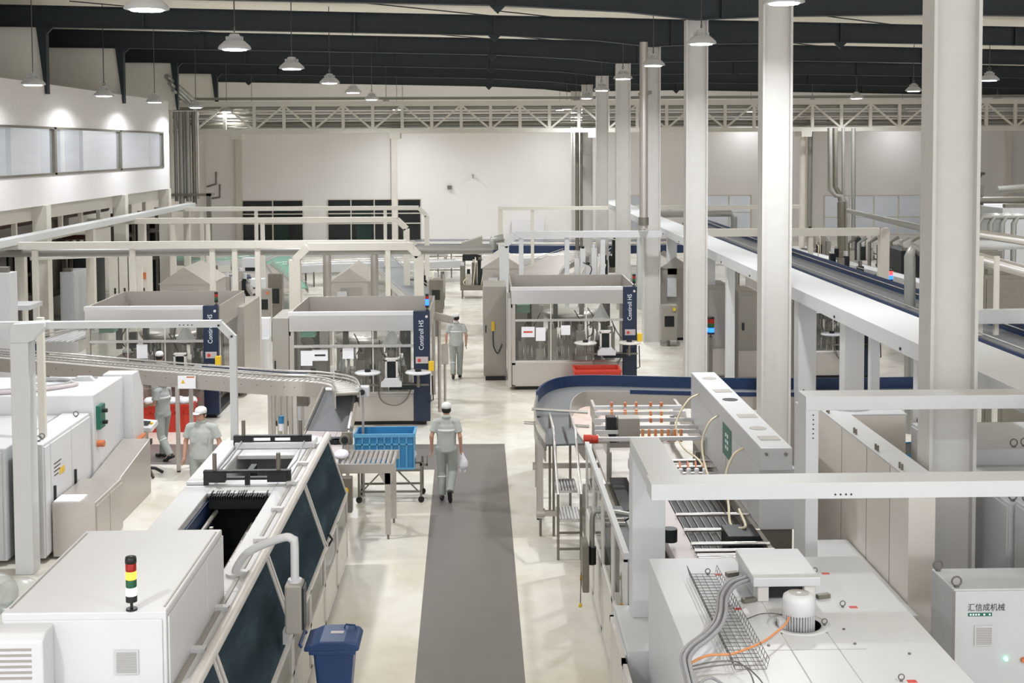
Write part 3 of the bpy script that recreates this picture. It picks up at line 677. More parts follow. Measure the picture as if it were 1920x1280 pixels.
mb.cyl((b1.x-.03, GY-.065, b0.z-.02), .018, .012, 8, 'y'); mb.cyl((b2.x-.01, GY-.065, b2.z+.02), .018, .012, 8, 'y'); mb.build('bolts', 'ink', t)
q = at(80, 789, y=19.8); MB().box(q.x-.05, q.x+.05, 19.75, 19.85, 1.83, b0.z).build('thin_post', 'warm', t)
# ---------------- left cabinets ----------------
XD = -6.67
t = thing('electrical_cabinet', 'white electrical cabinet with tall doors and eye bolts behind the left portal post', 'cabinet', (-7, 20.4, 0))
MB().box(-7.12, XD, 19.3, 21.6, .08, 1.83).build('body', 'white', t, bev=.01)
for i, (a, b) in enumerate(((19.33, 19.55), (19.58, 20.55), (20.58, 21.57))):
    o = MB().box(XD, XD+.025, a, b, .12, 1.78).build('door', 'white', t, bev=.006)
    if i: MB().box(XD+.025, XD+.06, a+.08, a+.12, .85, 1.1).build('handle', 'black', o)
mb = MB()
for z, w in ((1.42, .35), (1.36, .3), (1.30, .28), (1.24, .2)): mb.box(XD+.026, XD+.029, 19.7, 19.7+w, z, z+.015)
mb.build('lettering', 'ink', t)
MB().box(XD+.026, XD+.029, 19.95, 20.2, 1.2, 1.3).build('faded_mark', 'yellow', t)
for x, y in ((-6.8, 19.5), (-6.8, 19.65), (-6.8, 21.3)): eyebolt(t, x, y, 1.83)
t = thing('electrical_cabinet', 'pale grey electrical cabinet at the left edge, left of the portal post', 'cabinet', (-7.7, 20.4, 0))
MB().box(-8.5, -7.2, 19.2, 21.6, .08, 1.80).build('body', 'coldgrey', t, bev=.02)
MB().box(-7.9, -7.25, 19.175, 19.2, .12, 1.74).build('door', 'coldgrey', t, bev=.006)
# white machine with sloping lid behind the cabinets
t = thing('shrink_machine', 'big white machine with cable-strewn top behind the left cabinets', 'machine', (-8, 22.4, 0))
MB().box(-10.2, -6.62, 21.66, 23.45, .1, 2.12).build('housing', 'white', t, bev=.015)
MB().box(-10.2, -8.6, 19.2, 21.66, .1, 2.05).build('front_housing', 'white', t, bev=.015)
for x, y in ((-8.05, 23.0), (-7.2, 23.05), (-7.8, 22.4)): MB().prism([(x-.2, 2.12), (x+.2, 2.12), (x+.12, 2.2), (x-.12, 2.2)], y-.06, y+.06).build('lifting_lug', 'coldgrey', t)
MB().tube(curve_pts([(-8.6, 21.8, 2.16), (-7.9, 22.0, 2.17), (-7.35, 22.5, 2.16), (-7.45, 22.9, 2.16), (-8.2, 23.1, 2.16)], 6), .035, 8).build('hose', 'cable', t)
MB().tube(curve_pts([(-8.6, 21.7, 2.15), (-7.8, 21.9, 2.16), (-7.2, 22.45, 2.15), (-7.3, 22.7, 2.15)], 6), .04, 8).build('hose', 'belt_pink', t)
MB().tube(curve_pts([(-8.5, 23.2, 2.15), (-7.7, 22.95, 2.15), (-7.0, 23.2, 2.15)], 6), .018, 6).build('cable', 'cable', t)
MB().box(-6.62, -6.55, 21.8, 22.1, 1.5, 1.9).build('switch_panel', 'signgreen', t)
for z in (1.6, 1.8): MB().cyl((-6.55, 21.95, z), .035, .08, 10, 'x').build('knob', 'black', t)
MB().cyl((-6.62, 21.85, 1.25), .06, .12, 12, 'x').build('valve', 'orange', t)
# tilted white lid panel and chute
t = thing('white_chute', 'white sheet-metal chute panel standing at the end of the left machine', 'chute', (-6.5, 23.7, .7))
MB().prism([(23.5, .0), (24.2, .0), (24.2, 1.75), (23.9, 2.15), (23.5, 2.15)], -7.0, -6.45, 'x').build('panel', 'white', t, bev=.01)
MB().box(-6.449, -6.38, 23.6, 24.1, .86, .92).build('orange_edge', 'orange', t)
t = thing('steel_cabinet', 'low stainless cabinet with sloped top beside the white electrical cabinet', 'cabinet', (-6.3, 20.3, 0))
MB().box(-6.62, -5.96, 19.5, 20.95, .04, .88).build('body', 'steel', t, bev=.01)
for a, b in ((19.53, 20.2), (20.23, 20.92)): MB().box(-5.965, -5.945, a, b, .08, .82).build('door', 'steel', t, bev=.004)
MB().box(-6.60, -6.2, 19.52, 19.9, .881, .9).build('paper_stack', 'paper', t)
t = thing('steel_hopper', 'dull steel hopper skirt below the white chute panel', 'hopper', (-6.3, 21.8, 0))
MB().prism([(21.1, 0), (23.3, 0), (23.3, 1.0), (21.1, .75)], -6.6, -6.1, 'x').build('skirt', 'steel', t, bev=.01)
# control pedestal
q = at(277, 892, z=0); px_, py_ = q.x, q.y
t = thing('control_pedestal', 'tilted white control box on a steel pole with a black star foot', 'control panel', (px_, py_, 0))
mb = MB()
for k in range(4):
    a = .6+k*math.pi/2; mb.tube([(px_, py_, .16), (px_+.15*math.cos(a), py_+.15*math.sin(a), .13), (px_+.30*math.cos(a), py_+.30*math.sin(a), .03)], .03, 8)
mb.build('star_foot', 'black', t)
MB().cyl((px_, py_, .12), .03, .78, 12).build('pole', 'steel', t)
MB().box(px_-.09, px_+.09, py_-.05, py_+.05, .62, .72).build('clamp', 'black', t)
o = MB().cbox((px_, py_, .98), (.36, .26, .10), rz=-.35, rx=.45).build('box', 'white', t, bev=.01)
MB().cbox((px_-.02, py_-.03, 1.035), (.18, .12, .01), rz=-.35, rx=.45).build('keypad', 'black', o); MB().cyl((px_+.11, py_-.05, 1.0), .035, .05, 12).build('emergency_button', 'yellow', o)
# ================= conveyors =================
def path_frames(pts):
    out = []
    for i, p in enumerate(pts):
        d = pts[min(i+1, len(pts)-1)]-pts[max(i-1, 0)]; d = Vector((d.x, d.y, 0)).normalized(); out.append((p, d, Vector((-d.y, d.x, 0))))
    return out
def ribbon(mb, fr, o0, o1, z0, z1):
    """solid swept between lateral offsets o0..o1 (left positive) and heights z0..z1"""
    n = len(fr); vs = []
    for p, d, l in fr:
        for o, z in ((o0, z0), (o1, z0), (o1, z1), (o0, z1)): vs.append(p+l*o+Vector((0, 0, z)))
    fs = []
    for i in range(n-1):
        for k in range(4): fs.append((i*4+(k+1) % 4, i*4+k, (i+1)*4+k, (i+1)*4+(k+1) % 4))
    fs += [(0, 1, 2, 3), tuple(reversed([(n-1)*4+k for k in range(4)]))]
    mb._add(vs, fs); return mb
def slats(mb, fr, w, gap, z):
    L = 0; nxt = 0
    for (p, d, l), (q, _, _) in zip(fr, fr[1:]):
        seg = (q-p).length; t = nxt-L
        while t < seg:
            c = p+(q-p)*(t/seg); a = math.atan2(d.y, d.x); mb.cbox((c.x, c.y, c.z+z), (gap*.5, w*.96, .012), rz=a); t += gap
        nxt = L+t; L += seg
def conveyor(name, lab, ctrl, w, side=.22, belt='steel_dk', sidem='steel', rail='steel_lt', legs=(), gap=.09, rails=(.10,), n=8, legm='steel', smooth=True, inner=True, group=None, bank=0):
    pts = curve_pts(ctrl, n) if smooth else [Vector(c) for c in ctrl]
    fr = path_frames(pts); c0 = pts[len(pts)//2]
    t = thing(name, lab, 'conveyor', (c0.x, c0.y, 0), group=group)
    b = ribbon(MB(), fr, -w/2, w/2, -.03, 0).build('belt', belt, t)
    if gap: s = MB(); slats(s, fr, w, gap, .006); s.build('slats', sidem if belt != 'steel_dk' else 'alu', b)
    ribbon(MB(), fr, w/2, w/2+.02, -side, .02).build('side_panel', sidem, t); ribbon(MB(), fr, -w/2-.02, -w/2, -side, .02).build('side_panel', sidem, t)
    for h in rails:
        for s in (1, -1):
            MB().tube([p+l*s*(w/2+.01)+Vector((0, 0, h)) for p, d, l in fr], .018, 6).build('guide_rail', rail, t)
    for (i, s) in legs:
        p, d, l = fr[min(i, len(fr)-1)]; q = p+l*s*(w/2)
        MB().box(q.x-.035, q.x+.035, q.y-.035, q.y+.035, .03, q.z-side+.03).build('leg', legm, t)
        MB().cyl((q.x, q.y, 0), .035, .03, 10).build('foot', 'rubber', t)
    return t
def P(px, py, z): q = at(px, py, z=z); return (q.x, q.y, z)
def Pc(px, py, y): q = at(px, py, y=y); return (q.x, y, q.z)
# long curving conveyor in front of the two left labelling machines
ctrl = [P(-120, 658, 1.92), P(0, 669, 1.92), P(120, 679, 1.92), P(250, 690, 1.92), P(400, 702, 1.92), P(520, 711, 1.92), P(590, 714, 1.92), P(640, 722, 1.92), P(652, 738, 1.91)]
cv = conveyor('bottle_conveyor', 'long stainless bottle conveyor crossing in front of the left labelling machines', ctrl, .42, .26, 'steel_dk', 'steel', 'steel_lt', legs=((23, -1), (24, 1), (29, -1), (29, 1), (14, -1), (38, 1), (44, -1)), gap=.11, rails=(.07, .13))
fr = path_frames(curve_pts(ctrl, 8))
MB().tube([p+l*.26+Vector((0, 0, .05)) for p, d, l in fr[:9]], .03, 6).build('blue_rail', 'rail_blue', cv)
ribbon(MB(), fr[30:46], .24, .27, -.02, .10).build('blue_rail', 'rail_blue', cv)
p = Vector(P(356, 712, 1.80)); MB().box(p.x-.17, p.x+.17, p.y-.27, p.y-.26, 1.68, 1.93).build('warning_sign', 'paper', cv)
MB().prism([(p.x-.11, 1.78), (p.x-.03, 1.78), (p.x-.07, 1.86)], p.y-.274, p.y-.271).build('warning_triangle', 'yellow', cv)
MB().box(p.x+.0, p.x+.15, p.y-.274, p.y-.271, 1.89, 1.915).build('orange_bar', 'orange', cv)
mb = MB()
for i in range(6, 46, 2):
    q, d, l = fr[i]; c = q-l*.232; mb.cbox((c.x, c.y, 1.83), (.02, .006, .02))
mb.build('bolt_row', 'steel_dk', cv)
# incline belt
a0, a1 = at(611, 730, z=1.88), at(665, 730, z=1.88); b0, b1 = at(577, 806, z=1.25), at(651, 808, z=1.25)
t = thing('incline_conveyor', 'short grey inclined belt running down to the packing machine', 'conveyor', ((b0.x+b1.x)/2, (a0.y+b0.y)/2, 0))
def slab(mb, q, th):
    vs = [Vector(v) for v in q]+[Vector(v)-Vector((0, 0, th)) for v in q]
    return mb._add(vs, [(0, 1, 2, 3), (7, 6, 5, 4), (0, 4, 5, 1), (1, 5, 6, 2), (2, 6, 7, 3), (3, 7, 4, 0)])
slab(MB(), [b0, b1, a1, a0], .05).build('belt', 'belt', t)
MB().bar(b0+Vector((-.03, 0, .03)), a0+Vector((-.03, 0, .03)), .04, .08).build('side_rail', 'steel_lt', t); MB().bar(b1+Vector((.03, 0, .03)), a1+Vector((.03, 0, .03)), .04, .08).build('side_rail', 'steel_lt', t)
MB().bar(b0+Vector((-.03, 0, -.15)), a0+Vector((-.03, 0, -.15)), .03, .22).build('side_panel', 'steel', t); MB().bar(b1+Vector((.03, 0, -.15)), a1+Vector((.03, 0, -.15)), .03, .22).build('side_panel', 'steel', t)
MB().tube([a0+Vector((0, 0, .0)), a1+Vector((0, 0, .0))], .04, 10).build('head_roller', 'steel_lt', t)
for v in (b0, b1): MB().box(v.x-.03, v.x+.03, v.y-.03, v.y+.03, 0, v.z-.06).build('leg', 'steel', t)
t = thing('transfer_plate', 'pale pinkish transfer plate between the inclined belt and the packing machine', 'conveyor', (-2.7, 20.3, 0))
c0, c1 = at(566, 838, z=1.25), at(640, 838, z=1.25)
slab(MB(), [(c0.x, 19.15, 1.24), (c1.x+.1, 19.15, 1.24), (b1.x, b1.y-.05, 1.25), (b0.x, b0.y-.05, 1.25)], .06).build('plate', 'belt_pink', t)
for k in range(2):
    x = c0.x+.25+.22*k; MB().box(x, x+.008, 19.2, b0.y-.1, 1.246, 1.252).build('seam', 'steel_dk', t)
for x in (c0.x+.05, c1.x): MB().box(x-.03, x+.03, 20.2, 20.26, 0, 1.18).build('leg', 'steel', t)
t = thing('gear_motor', 'dark grey drive motor beside the transfer plate', 'motor', Pc(652, 822, 21.7))
q = Vector(Pc(652, 822, 21.7)); MB().cyl((q.x-.04, q.y-.12, q.z), .09, .26, 16, 'y').box(q.x-.1, q.x+.08, q.y-.02, q.y+.1, q.z-.1, q.z+.1).build('housing', 'steel_dk', t)
MB().cyl((q.x-.04, q.y-.14, q.z), .06, .02, 14, 'y').build('fan_cover', 'dark', t)
mb = MB(); mb.box(q.x-.3, q.x-.1, q.y-.1, q.y+.15, q.z-.14, q.z+.0); mb.cyl((q.x-.2, q.y-.05, q.z-.1), .07, .1, 12); mb.build('gearbox', 'dark', t)
t = thing('gear_motor', 'small grey motor at the top of the inclined belt', 'motor', Pc(680, 733, 22.9))
q = Vector(Pc(680, 733, 22.9)); MB().box(q.x-.1, q.x+.12, q.y-.1, q.y+.12, q.z-.1, q.z+.09).build('housing', 'coldgrey', t, bev=.02); MB().cyl((q.x, q.y-.14, q.z), .05, .05, 14, 'y').build('display_eye', 'dark', t)
MB().box(q.x-.02, q.x+.02, q.y, q.y+.04, 0, q.z-.1).build('stand', 'steel', t)
t = thing('junction_box', 'square stainless box under the curve of the bottle conveyor', 'box', Pc(568, 757, 24.2))
q = Vector(Pc(568, 746, 24.4)); MB().box(q.x-.15, q.x+.13, 24.2, 24.45, q.z-.12, q.z+.11).build('body', 'steel_dk', t, bev=.01); MB().box(q.x-.03, q.x+.03, 24.3, 24.36, 0, q.z-.12).build('stand', 'steel', t)
# steel posts carrying the curve
t = thing('support_frame', 'stainless support frame of flat posts under the conveyor curve', 'frame', (-3.9, 25.2, 0))
for px in (513, 524, 535, 545):
    x = at(px, 780, y=25.2).x; MB().box(x-.035, x+.035, 25.15, 25.25, 0, 1.5).build('post', 'steel', t)
x = at(560, 790, y=25.3).x; MB().box(x-.13, x+.15, 25.26, 25.3, .3, 1.2).build('panel', 'coldgrey', t)
x = at(532, 795, y=24.6).x
t = thing('bottle', 'small clear bottle with blue cap standing near the support frame', 'bottle', (x, 24.3, 0)); 
MB().cyl((x, 24.3, 0), .025, .9, 10).build('stand', 'steel', t); MB().cyl((x, 24.3, .90), .05, .14, 12).build('body', 'paper', t); MB().cyl((x, 24.3, 1.04), .055, .14, 12).build('cap', 'crate_blue', t)
# roller table
RX0, RX1, RY0, RY1, RZ = -2.50, -1.42, 20.32, 21.25, 1.2
t = thing('roller_table', 'short stainless roller conveyor sticking out into the aisle', 'conveyor', (-1.95, 20.8, 0))
for k in range(13):
    x = RX0+.05+(RX1-RX0-.1)*k/12; MB().cyl((x, RY0+.03, RZ), .032, RY1-RY0-.06, 12, 'y').build('roller', 'steel_lt', t)
for y in (RY0, RY1): MB().box(RX0, RX1, y-.015, y+.015, RZ-.12, RZ+.03).build('side_rail', 'steel', t)
MB().prism([(RX1-.28, RZ-.12), (RX1-.02, RZ-.12), (RX1-.08, RZ-.3), (RX1-.18, RZ-.3)], RY0-.01, RY0+.01).build('gusset', 'steel', t)
for x, y in ((-1.55, RY0+.02), (-1.52, RY1-.02), (-2.42, RY0+.02), (-2.42, RY1-.02)):
    l = MB().box(x-.045, x+.045, y-.03, y+.03, .08, RZ-.1).build('leg', 'steel', t); MB().cyl((x, y, 0), .018, .08, 8).build('foot', 'steel_dk', l)
MB().box(-1.56, -1.51, RY0, RY1, .62, .67).build('cross_bar', 'steel', t)
MB().ell((-2.33, 20.75, RZ+.09), (.12, .18, .07), 12, 8).build('plastic_bag', 'plasticbag', label='crumpled clear plastic bag on the roller conveyor', category='plastic bag')
t = thing('switch_box', 'grey switch box with a yellow emergency button below the roller conveyor', 'control panel', (-2.25, 20.2, .0))
MB().box(-2.36, -2.1, 20.1, 20.26, .5, 1.06).build('box', 'steel_dk', t, bev=.01); MB().cyl((-2.2, 20.04, .86), .05, .06, 12, 'y').build('button', 'yellow', t); MB().box(-2.25, -2.2, 20.16, 20.2, 0, .5).build('stand', 'steel', t)
# crate cart
X0, X1, Y0, Y1 = -2.22, -1.12, 22.45, 23.0
t = thing('crate_cart', 'four-wheeled tubular steel cart under the blue crate', 'cart', (-1.7, 22.7, 0))
for x in (X0, X1):
    for y in (Y0, Y1):
        MB().box(x-.02, x+.02, y-.02, y+.02, .1, .70).build('leg', 'steel_dk', t)
        w = MB().cyl((x, y-.02, .055), .055, .04, 14, 'y').build('caster', 'rubber', t)
for z in (.18, .56):
    mb = MB()
    for y in (Y0, Y1): mb.box(X0, X1, y-.015, y+.015, z, z+.035)
    for x in (X0, X1): mb.box(x-.015, x+.015, Y0, Y1, z, z+.035)
    mb.build('rail', 'steel_dk', t)
for a, b in (((X0+.05, Y0, .2), (X0+.4, Y0, .56)), ((X1-.05, Y0, .2), (X1-.4, Y0, .56))): MB().bar(a, b, .025).build('brace', 'steel_dk', t)
mb = MB().box(X1-.02, X1+.12, Y0-.02, Y0+.02, .66, .7); mb.box(X1+.1, X1+.12, Y0-.02, Y0+.02, .66, .84); mb.build('push_handle', 'steel_dk', t)
def crate(name, lab, x0, x1, y0, y1, z0, z1, m, cols, grp=None):
    t = thing(name, lab, 'crate', ((x0+x1)/2, (y0+y1)/2, z0), group=grp)
    th = .02; mb = MB(); mb.box(x0, x1, y0, y1, z0, z0+th)
    mb.box(x0, x1, y0, y0+th, z0, z1); mb.box(x0, x1, y1-th, y1, z0, z1); mb.box(x0, x0+th, y0, y1, z0, z1); mb.box(x1-th, x1, y0, y1, z0, z1); mb.build('walls', m, t)
    r = MB(); r.box(x0-.02, x1+.02, y0-.025, y0, z1-.06, z1); r.box(x0-.02, x1+.02, y1, y1+.025, z1-.06, z1); r.box(x0-.025, x0, y0-.02, y1+.02, z1-.06, z1); r.box(x1, x1+.025, y0-.02, y1+.02, z1-.06, z1); r.build('rim', 'crate_light' if m == 'crate_blue' else m, t)
    k = MB()
    for i in range(cols+1): x = x0+(x1-x0)*i/cols; k.box(x-.012, x+.012, y0-.018, y0, z0, z1-.05)
    k.box(x0, x1, y0-.02, y0, z0, z0+.035); k.box(x0, x1, y0-.018, y0, z1-.2, z1-.175); k.build('ribs', 'crate_light' if m == 'crate_blue' else m, t); return t
ct = crate('blue_crate', 'large light-blue plastic crate standing on the cart', -2.28, -1.24, 22.42, 23.0, .60, 1.24, 'crate_blue', 8)
mb = MB()
for k in range(7): mb.ell((-2.1+.13*k, 22.7+.08*(k % 2), .8+.03*(k % 3)), (.12, .14, .11), 8, 6)
mb.build('contents', 'plasticbag', ct)
# ================= labelling machines =================
def labeller(lab, x0, xb, x1, yf, depth, zt, cabx, seed, notices, tower, cab_front=0.):
    """x0..xb glazed front, xb..x1 blue panel"""
    rnd = random.Random(seed)
    t = thing('labelling_machine', lab, 'labelling machine', ((x0+x1)/2, yf, 0), group='bottle labelling machines')
    yb = yf+depth; zb = .72; zg = zt-.42
    MB().box(x0+.1, x1-.1, yf+.12, yb-.1, 0, .1).build('plinth', 'black', t)
    MB().box(x0, xb, yf, yb, .1, zb).build('base', 'steel', t, bev=.01)
    MB().box(x0+.02, (x0+xb)/2-.02, yf-.012, yf, .14, zb-.06).build('base_door', 'steel', t); MB().box((x0+xb)/2+.02, xb-.02, yf-.012, yf, .14, zb-.06).build('base_door', 'steel', t)
    MB().box(x0+.02, xb, yf+.02, yb-.02, zb, zb+.05).build('table', 'steel_lt', t)
    for (x, y) in ((x0, yf), (x0, yb-.1), (x1-.1, yb-.1), (x1-.12, yf+.1)): MB().box(x, x+.1, y, y+.1, .1, zt-.3).build('corner_post', 'steel', t)
    MB().box(x0, xb, yf-.02, yf+.02, zg, zt).build('front_fascia', 'steel_lt', t); MB().box(x0-.02, xb, yf-.035, yf+.12, zt-.07, zt+.015).build('front_cap', 'white', t)
    MB().box(x0, x1, yb-.03, yb, zg-.1, zt+.0).build('rear_fascia', 'steel', t)
    MB().box(x0, x0+.03, yf, yb, zg-.1, zt).build('side_fascia', 'steel', t); MB().box(x1-.03, x1, yf+.1, yb, zg-.1, zt).build('side_fascia', 'steel', t)
    bp = MB().box(xb, x1, yf-.05, yf+.12, .1, zt+.02).build('blue_panel', 'navy', t, bev=.01)
    wl = (x1-xb); cz = zt-.20
    text('Contiroll HS', 'lettering', 'letter', t, (xb+wl*.62, yf-.052, zt-.86), (0, 0, 1), (-1, 0, 0), .115, width=.68)
    o = MB().box(xb+.05, x1-.04, yf-.06, yf-.05, 1.42, 1.57).build('warning_plate', 'belt_pink', t); MB().cyl((xb+.13, yf-.067, 1.49), .04, .006, 12, 'y').build('red_mark', 'redink', o)
    MB().cyl((x1-.07, yf-.07, zt-.1), .03, .02, 12, 'y').build('round_badge', 'alu', t)
    pn = [(x0+.1, yf+.005, xb-.02, zb+.05, zg)]
    MB().box(x0+.1, xb-.02, yf, yf+.012, zb+.05, zg).build('front_glass', 'glass', t)
    MB().box(x0+.03, x0+.042, yf+.1, yb-.1, zb+.05, zg).build('side_glass', 'glass', t); MB().box(x1-.05, x1-.038, yf+.15, yb-.1, zb+.05, zg).build('side_glass', 'glass', t)
    MB().box(x0+.1, xb, yf-.04, yf+.01, 1.79, 1.85).build('handle_rail', 'steel_lt', t)
    for f in (.33, .66): x = x0+.1+(xb-x0-.1)*f; MB().box(x-.012, x+.012, yf-.01, yf+.02, zb+.05, zg).build('door_edge', 'alu', t)
    # carousel and stations
    cx, cy = (x0+x1)/2+.1, yf+depth*.52
    MB().lathe((cx, cy, zb+.05), [(0, .0), (1.0, 0), (1.0, .12), (.85, .14), (.85, .2), (.3, .22), (.28, .9), (.8, .92), (.85, 1.05), (.5, 1.1), (0, 1.1)], 28).build('carousel', 'steel', t)
    b = MB()
    for k in range(26): a = 2*math.pi*k/26; b.lathe((cx+.78*math.cos(a), cy+.78*math.sin(a), zb+.26), [(0, 0), (.035, 0), (.035, .2), (.012, .27), (.012, .32)], 8)
    b.build('bottle_ring', 'glass' if False else 'coldgrey', t)
    b = MB()
    for k in range(18): a = 2*math.pi*k/18; b.cyl((cx+.66*math.cos(a), cy+.66*math.sin(a), zb+.58), .028, .4, 8)
    b.build('plungers', 'steel_lt', t)
    for k in range(2 if seed == 1 else 0, 7):
        x = x0+.35+(xb-x0-.6)*k/6+rnd.uniform(-.1, .1); y = yf+.35+rnd.uniform(0, .35); h = rnd.uniform(.25, .75)
        MB().box(x-.11, x+.11, y-.1, y+.1, zb+.05, zb+.05+h).cyl((x, y, zb+.05+h), .07, .15, 12).build('drive_unit', rnd.choice(['dark', 'steel_dk', 'steel_dk', 'greycab']), t)
    for k in range(5):
        x = x0+.3+(xb-x0-.5)*k/4+rnd.uniform(-.15, .15); y = yf+depth*.75+rnd.uniform(0, .3); h = rnd.uniform(.9, 1.35)
        MB().box(x-.09, x+.09, y-.08, y+.08, zb+.05, zb+.05+h).build('column_unit', rnd.choice(['dark', 'steel', 'greycab', 'black']), t)
    mb = MB()
    for k in range(9):
        x = x0+.3+rnd.random()*(xb-x0-.5); y = yf+.4+rnd.random()*.5; z = zb+.4+rnd.random()*.5
        mb.tube(curve_pts([(x, y, z+.5), (x+rnd.uniform(-.2, .2), y, z+.2), (x+rnd.uniform(-.3, .3), y+.1, z)], 4), .015, 6)
    mb.build('hoses', 'black', t)
    lx = xb-.52; MB().lathe((lx, yf+.45, 1.74), [(.24, 0), (.24, .02), (.06, .36), (.04, .42), (0, .42)], 24).build('cone_hood', 'white2', t)
    MB().cyl((lx, yf+.45, 2.14), .02, zt-2.14, 8).build('hood_rod', 'steel', t)
    MB().box(x0+.16, x0+.5, yf+.5, yf+.9, 1.95, 2.15).build('teal_cover', 'green', t)
    if seed > 1: MB().box(x0+.1, x0+.75, yf+.9, yf+1.3, zb+.05, zt-.45).build('inner_cabinet', 'greycab', t)
    b = MB()
    for k in range(30): b.lathe((x0+.3+(xb-x0-.5)*rnd.random(), yf+.2+.5*rnd.random(), zb+.05), [(0, 0), (.035, 0), (.035, .2), (.012, .27), (.012, .32)], 8)
    b.build('loose_bottles', 'steel_lt', t, kind='stuff')
    for k in range(4):
        x = x0+.5+(xb-x0-.8)*k/3; MB().box(x-.06, x+.06, yf+.9, yf+1.05, 1.5, zt-.42).build('hanging_unit', ('black', 'dark', 'steel_dk', 'black')[k], t)
    for (nx, nz, nw, nh, ink) in notices:
        o = MB().box(nx, nx+nw, yf-.006, yf-.002, nz-nh, nz).build('notice', 'paper', t)
        if ink: MB().box(nx+nw*.15, nx+nw*.85, yf-.009, yf-.006, nz-nh*.58, nz-nh*.42).build('notice_print', ink, o)
    # label reels
    for k, (rx, ry) in enumerate(((xb-1.0, yf-.42), (xb+.12, yf-.42))):
        o = MB().lathe((rx, ry, 1.26), [(0, 0), (.27, 0), (.29, .015), (.29, .03), (.27, .045), (0, .045)], 28).build('reel_table', 'white2' if seed != 3 else 'alu', t)
        MB().cyl((rx, ry, 1.305), .07, .06, 16).build('reel_hub', 'black', o); MB().cyl((rx, ry, .95), .035, .31, 10).build('reel_stem', 'steel_dk', o)
        MB().box(rx-.03, rx+.03, ry, yf, 1.0, 1.06).build('reel_arm', 'steel', o)
    hx = xb-.48
    o = MB().box(hx-.15, hx+.17, yf-.40, yf-.1, 1.02, 1.14).prism([(hx-.22, .98), (hx+.24, .98), (hx+.24, 1.08), (hx+.15, 1.16), (hx-.13, 1.16), (hx-.22, 1.08)], yf-.55, yf-.42).build('applicator_head', 'white2', t)
    MB().box(hx-.14, hx-.1, yf-.35, yf-.2, 1.16, 1.55).box(hx+.1, hx+.14, yf-.35, yf-.2, 1.16, 1.55).box(hx-.14, hx+.14, yf-.35, yf-.2, 1.52, 1.58).build('cutter_frame', 'alu', o)
    MB().box(hx-.09, hx+.09, yf-.3, yf-.15, 1.14, 1.5).build('cutter_drum', 'dark', o)
    MB().box(hx-.05, xb+.05, yf-.35, yf-.02, .88, .98).build('applicator_bed', 'dark', t)
    MB().tube(curve_pts([(hx-.35, yf-.06, .95), (hx-.25, yf-.1, .6), (hx+.05, yf-.12, .48), (hx+.3, yf-.1, .6), (hx+.45, yf-.06, .9)], 6), .014, 6).build('coiled_cable', 'steel_dk', t)
    MB().bar((hx-.6, yf-.3, .98), (xb+.35, yf-.3, .98), .04).build('support_rail', 'steel_dk', t)
    MB().tube([(x1+.05, yf-.1, 1.15), (x1+.07, yf-.1, .6), (x1-.05, yf-.1, .55)], .015, 6).build('hanging_cable', 'black', t)
    MB().box(x1-.02, x1+.1, yf-.35, yf-.2, 1.3, 1.5).build('yellow_guard', 'yellow', t)
    if cabx:
        yc = yf+cab_front; c = thing('electrical_cabinet', 'tall grey-beige cabinet on the left side of the %s' % tower[2], 'cabinet', ((cabx[0]+cabx[1])/2, yc, 0), group='grey cabinets beside labelling machines')
        MB().box(cabx[0], cabx[1], yc+.02, yc+1.6, .12, zt-.12).build('body', 'greycab', c, bev=.01); MB().box(cabx[0]+.05, cabx[1]-.05, yc+.06, yc+1.5, 0, .12).build('plinth', 'black', c)
        o = MB().box(cabx[0]+.01, cabx[1]-.01, yc, yc+.02, .16, zt-.16).build('door', 'greycab', c); MB().box(cabx[0]+.05, cabx[0]+.08, yc-.02, yc, 1.3, 1.5).build('handle', 'black', o)
        if seed == 3:
            MB().box(.22, .30, yc-.05, yc, 1.35, 1.6).build('hand_pendant', 'yellow', c); MB().tube(curve_pts([(.26, yc-.03, 1.35), (.27, yc-.04, .95), (.38, yc-.04, .75), (.5, yc-.04, 1.0)], 6), .014, 6).build('pendant_cable', 'black', c)
    signal_tower('signal_tower', tower[0], (x1-.06, yf+.08, zt+.02), tower[1], .04, .07)
    return t
labeller('left of the three labelling machines, with a blue panel and men working in front', -9.22, -6.50, -6.15, 29.7, 3.3, 2.62, None, 1,
         [(-9.0, 1.36, .25, .40, None), (-8.68, 1.2, .27, .1, 'ink'), (-8.05, 1.75, .25, .33, None)], ('dark unlit signal tower on the left labelling machine', [('green_segment', 'l_green'), ('red_segment', 'l_red')], 'left labelling machine'))
labeller('middle labelling machine with shiny fascia, blue panel and two white label reels', -4.37, -1.58, -1.21, 28.75, 3.15, 2.58, (-4.76, -4.38), 2,
         [(-4.12, 1.72, .26, .34, None), (-3.86, 1.74, .35, .25, 'ink'), (-3.18, 1.78, .25, .25, None)], ('signal tower with blue light on the middle labelling machine', [('blue_segment', 'l_blue'), ('white_segment', 'l_blue'), ('red_segment', 'l_red')], 'middle labelling machine'))
labeller('right labelling machine beyond the curved blue conveyor, with a red crate in front', .72, 3.60, 3.96, 32.8, 3.3, 2.66, (.0, .62), 3,
         [(.98, 1.65, .34, .27, 'redink'), (1.35, 1.63, .25, .35, None), (2.0, 1.68, .24, .25, None)], ('small unlit signal tower on the right labelling machine', [('green_segment', 'l_green'), ('red_segment', 'l_red')], 'right labelling machine'), cab_front=1.4)
# steel tank leg on the right labeller left edge
MB().box(.63, .71, 32.7, 34, .1, 2.4).build('side_post', 'steel', label='flat stainless side panel at the left edge of the right labelling machine', category='panel')
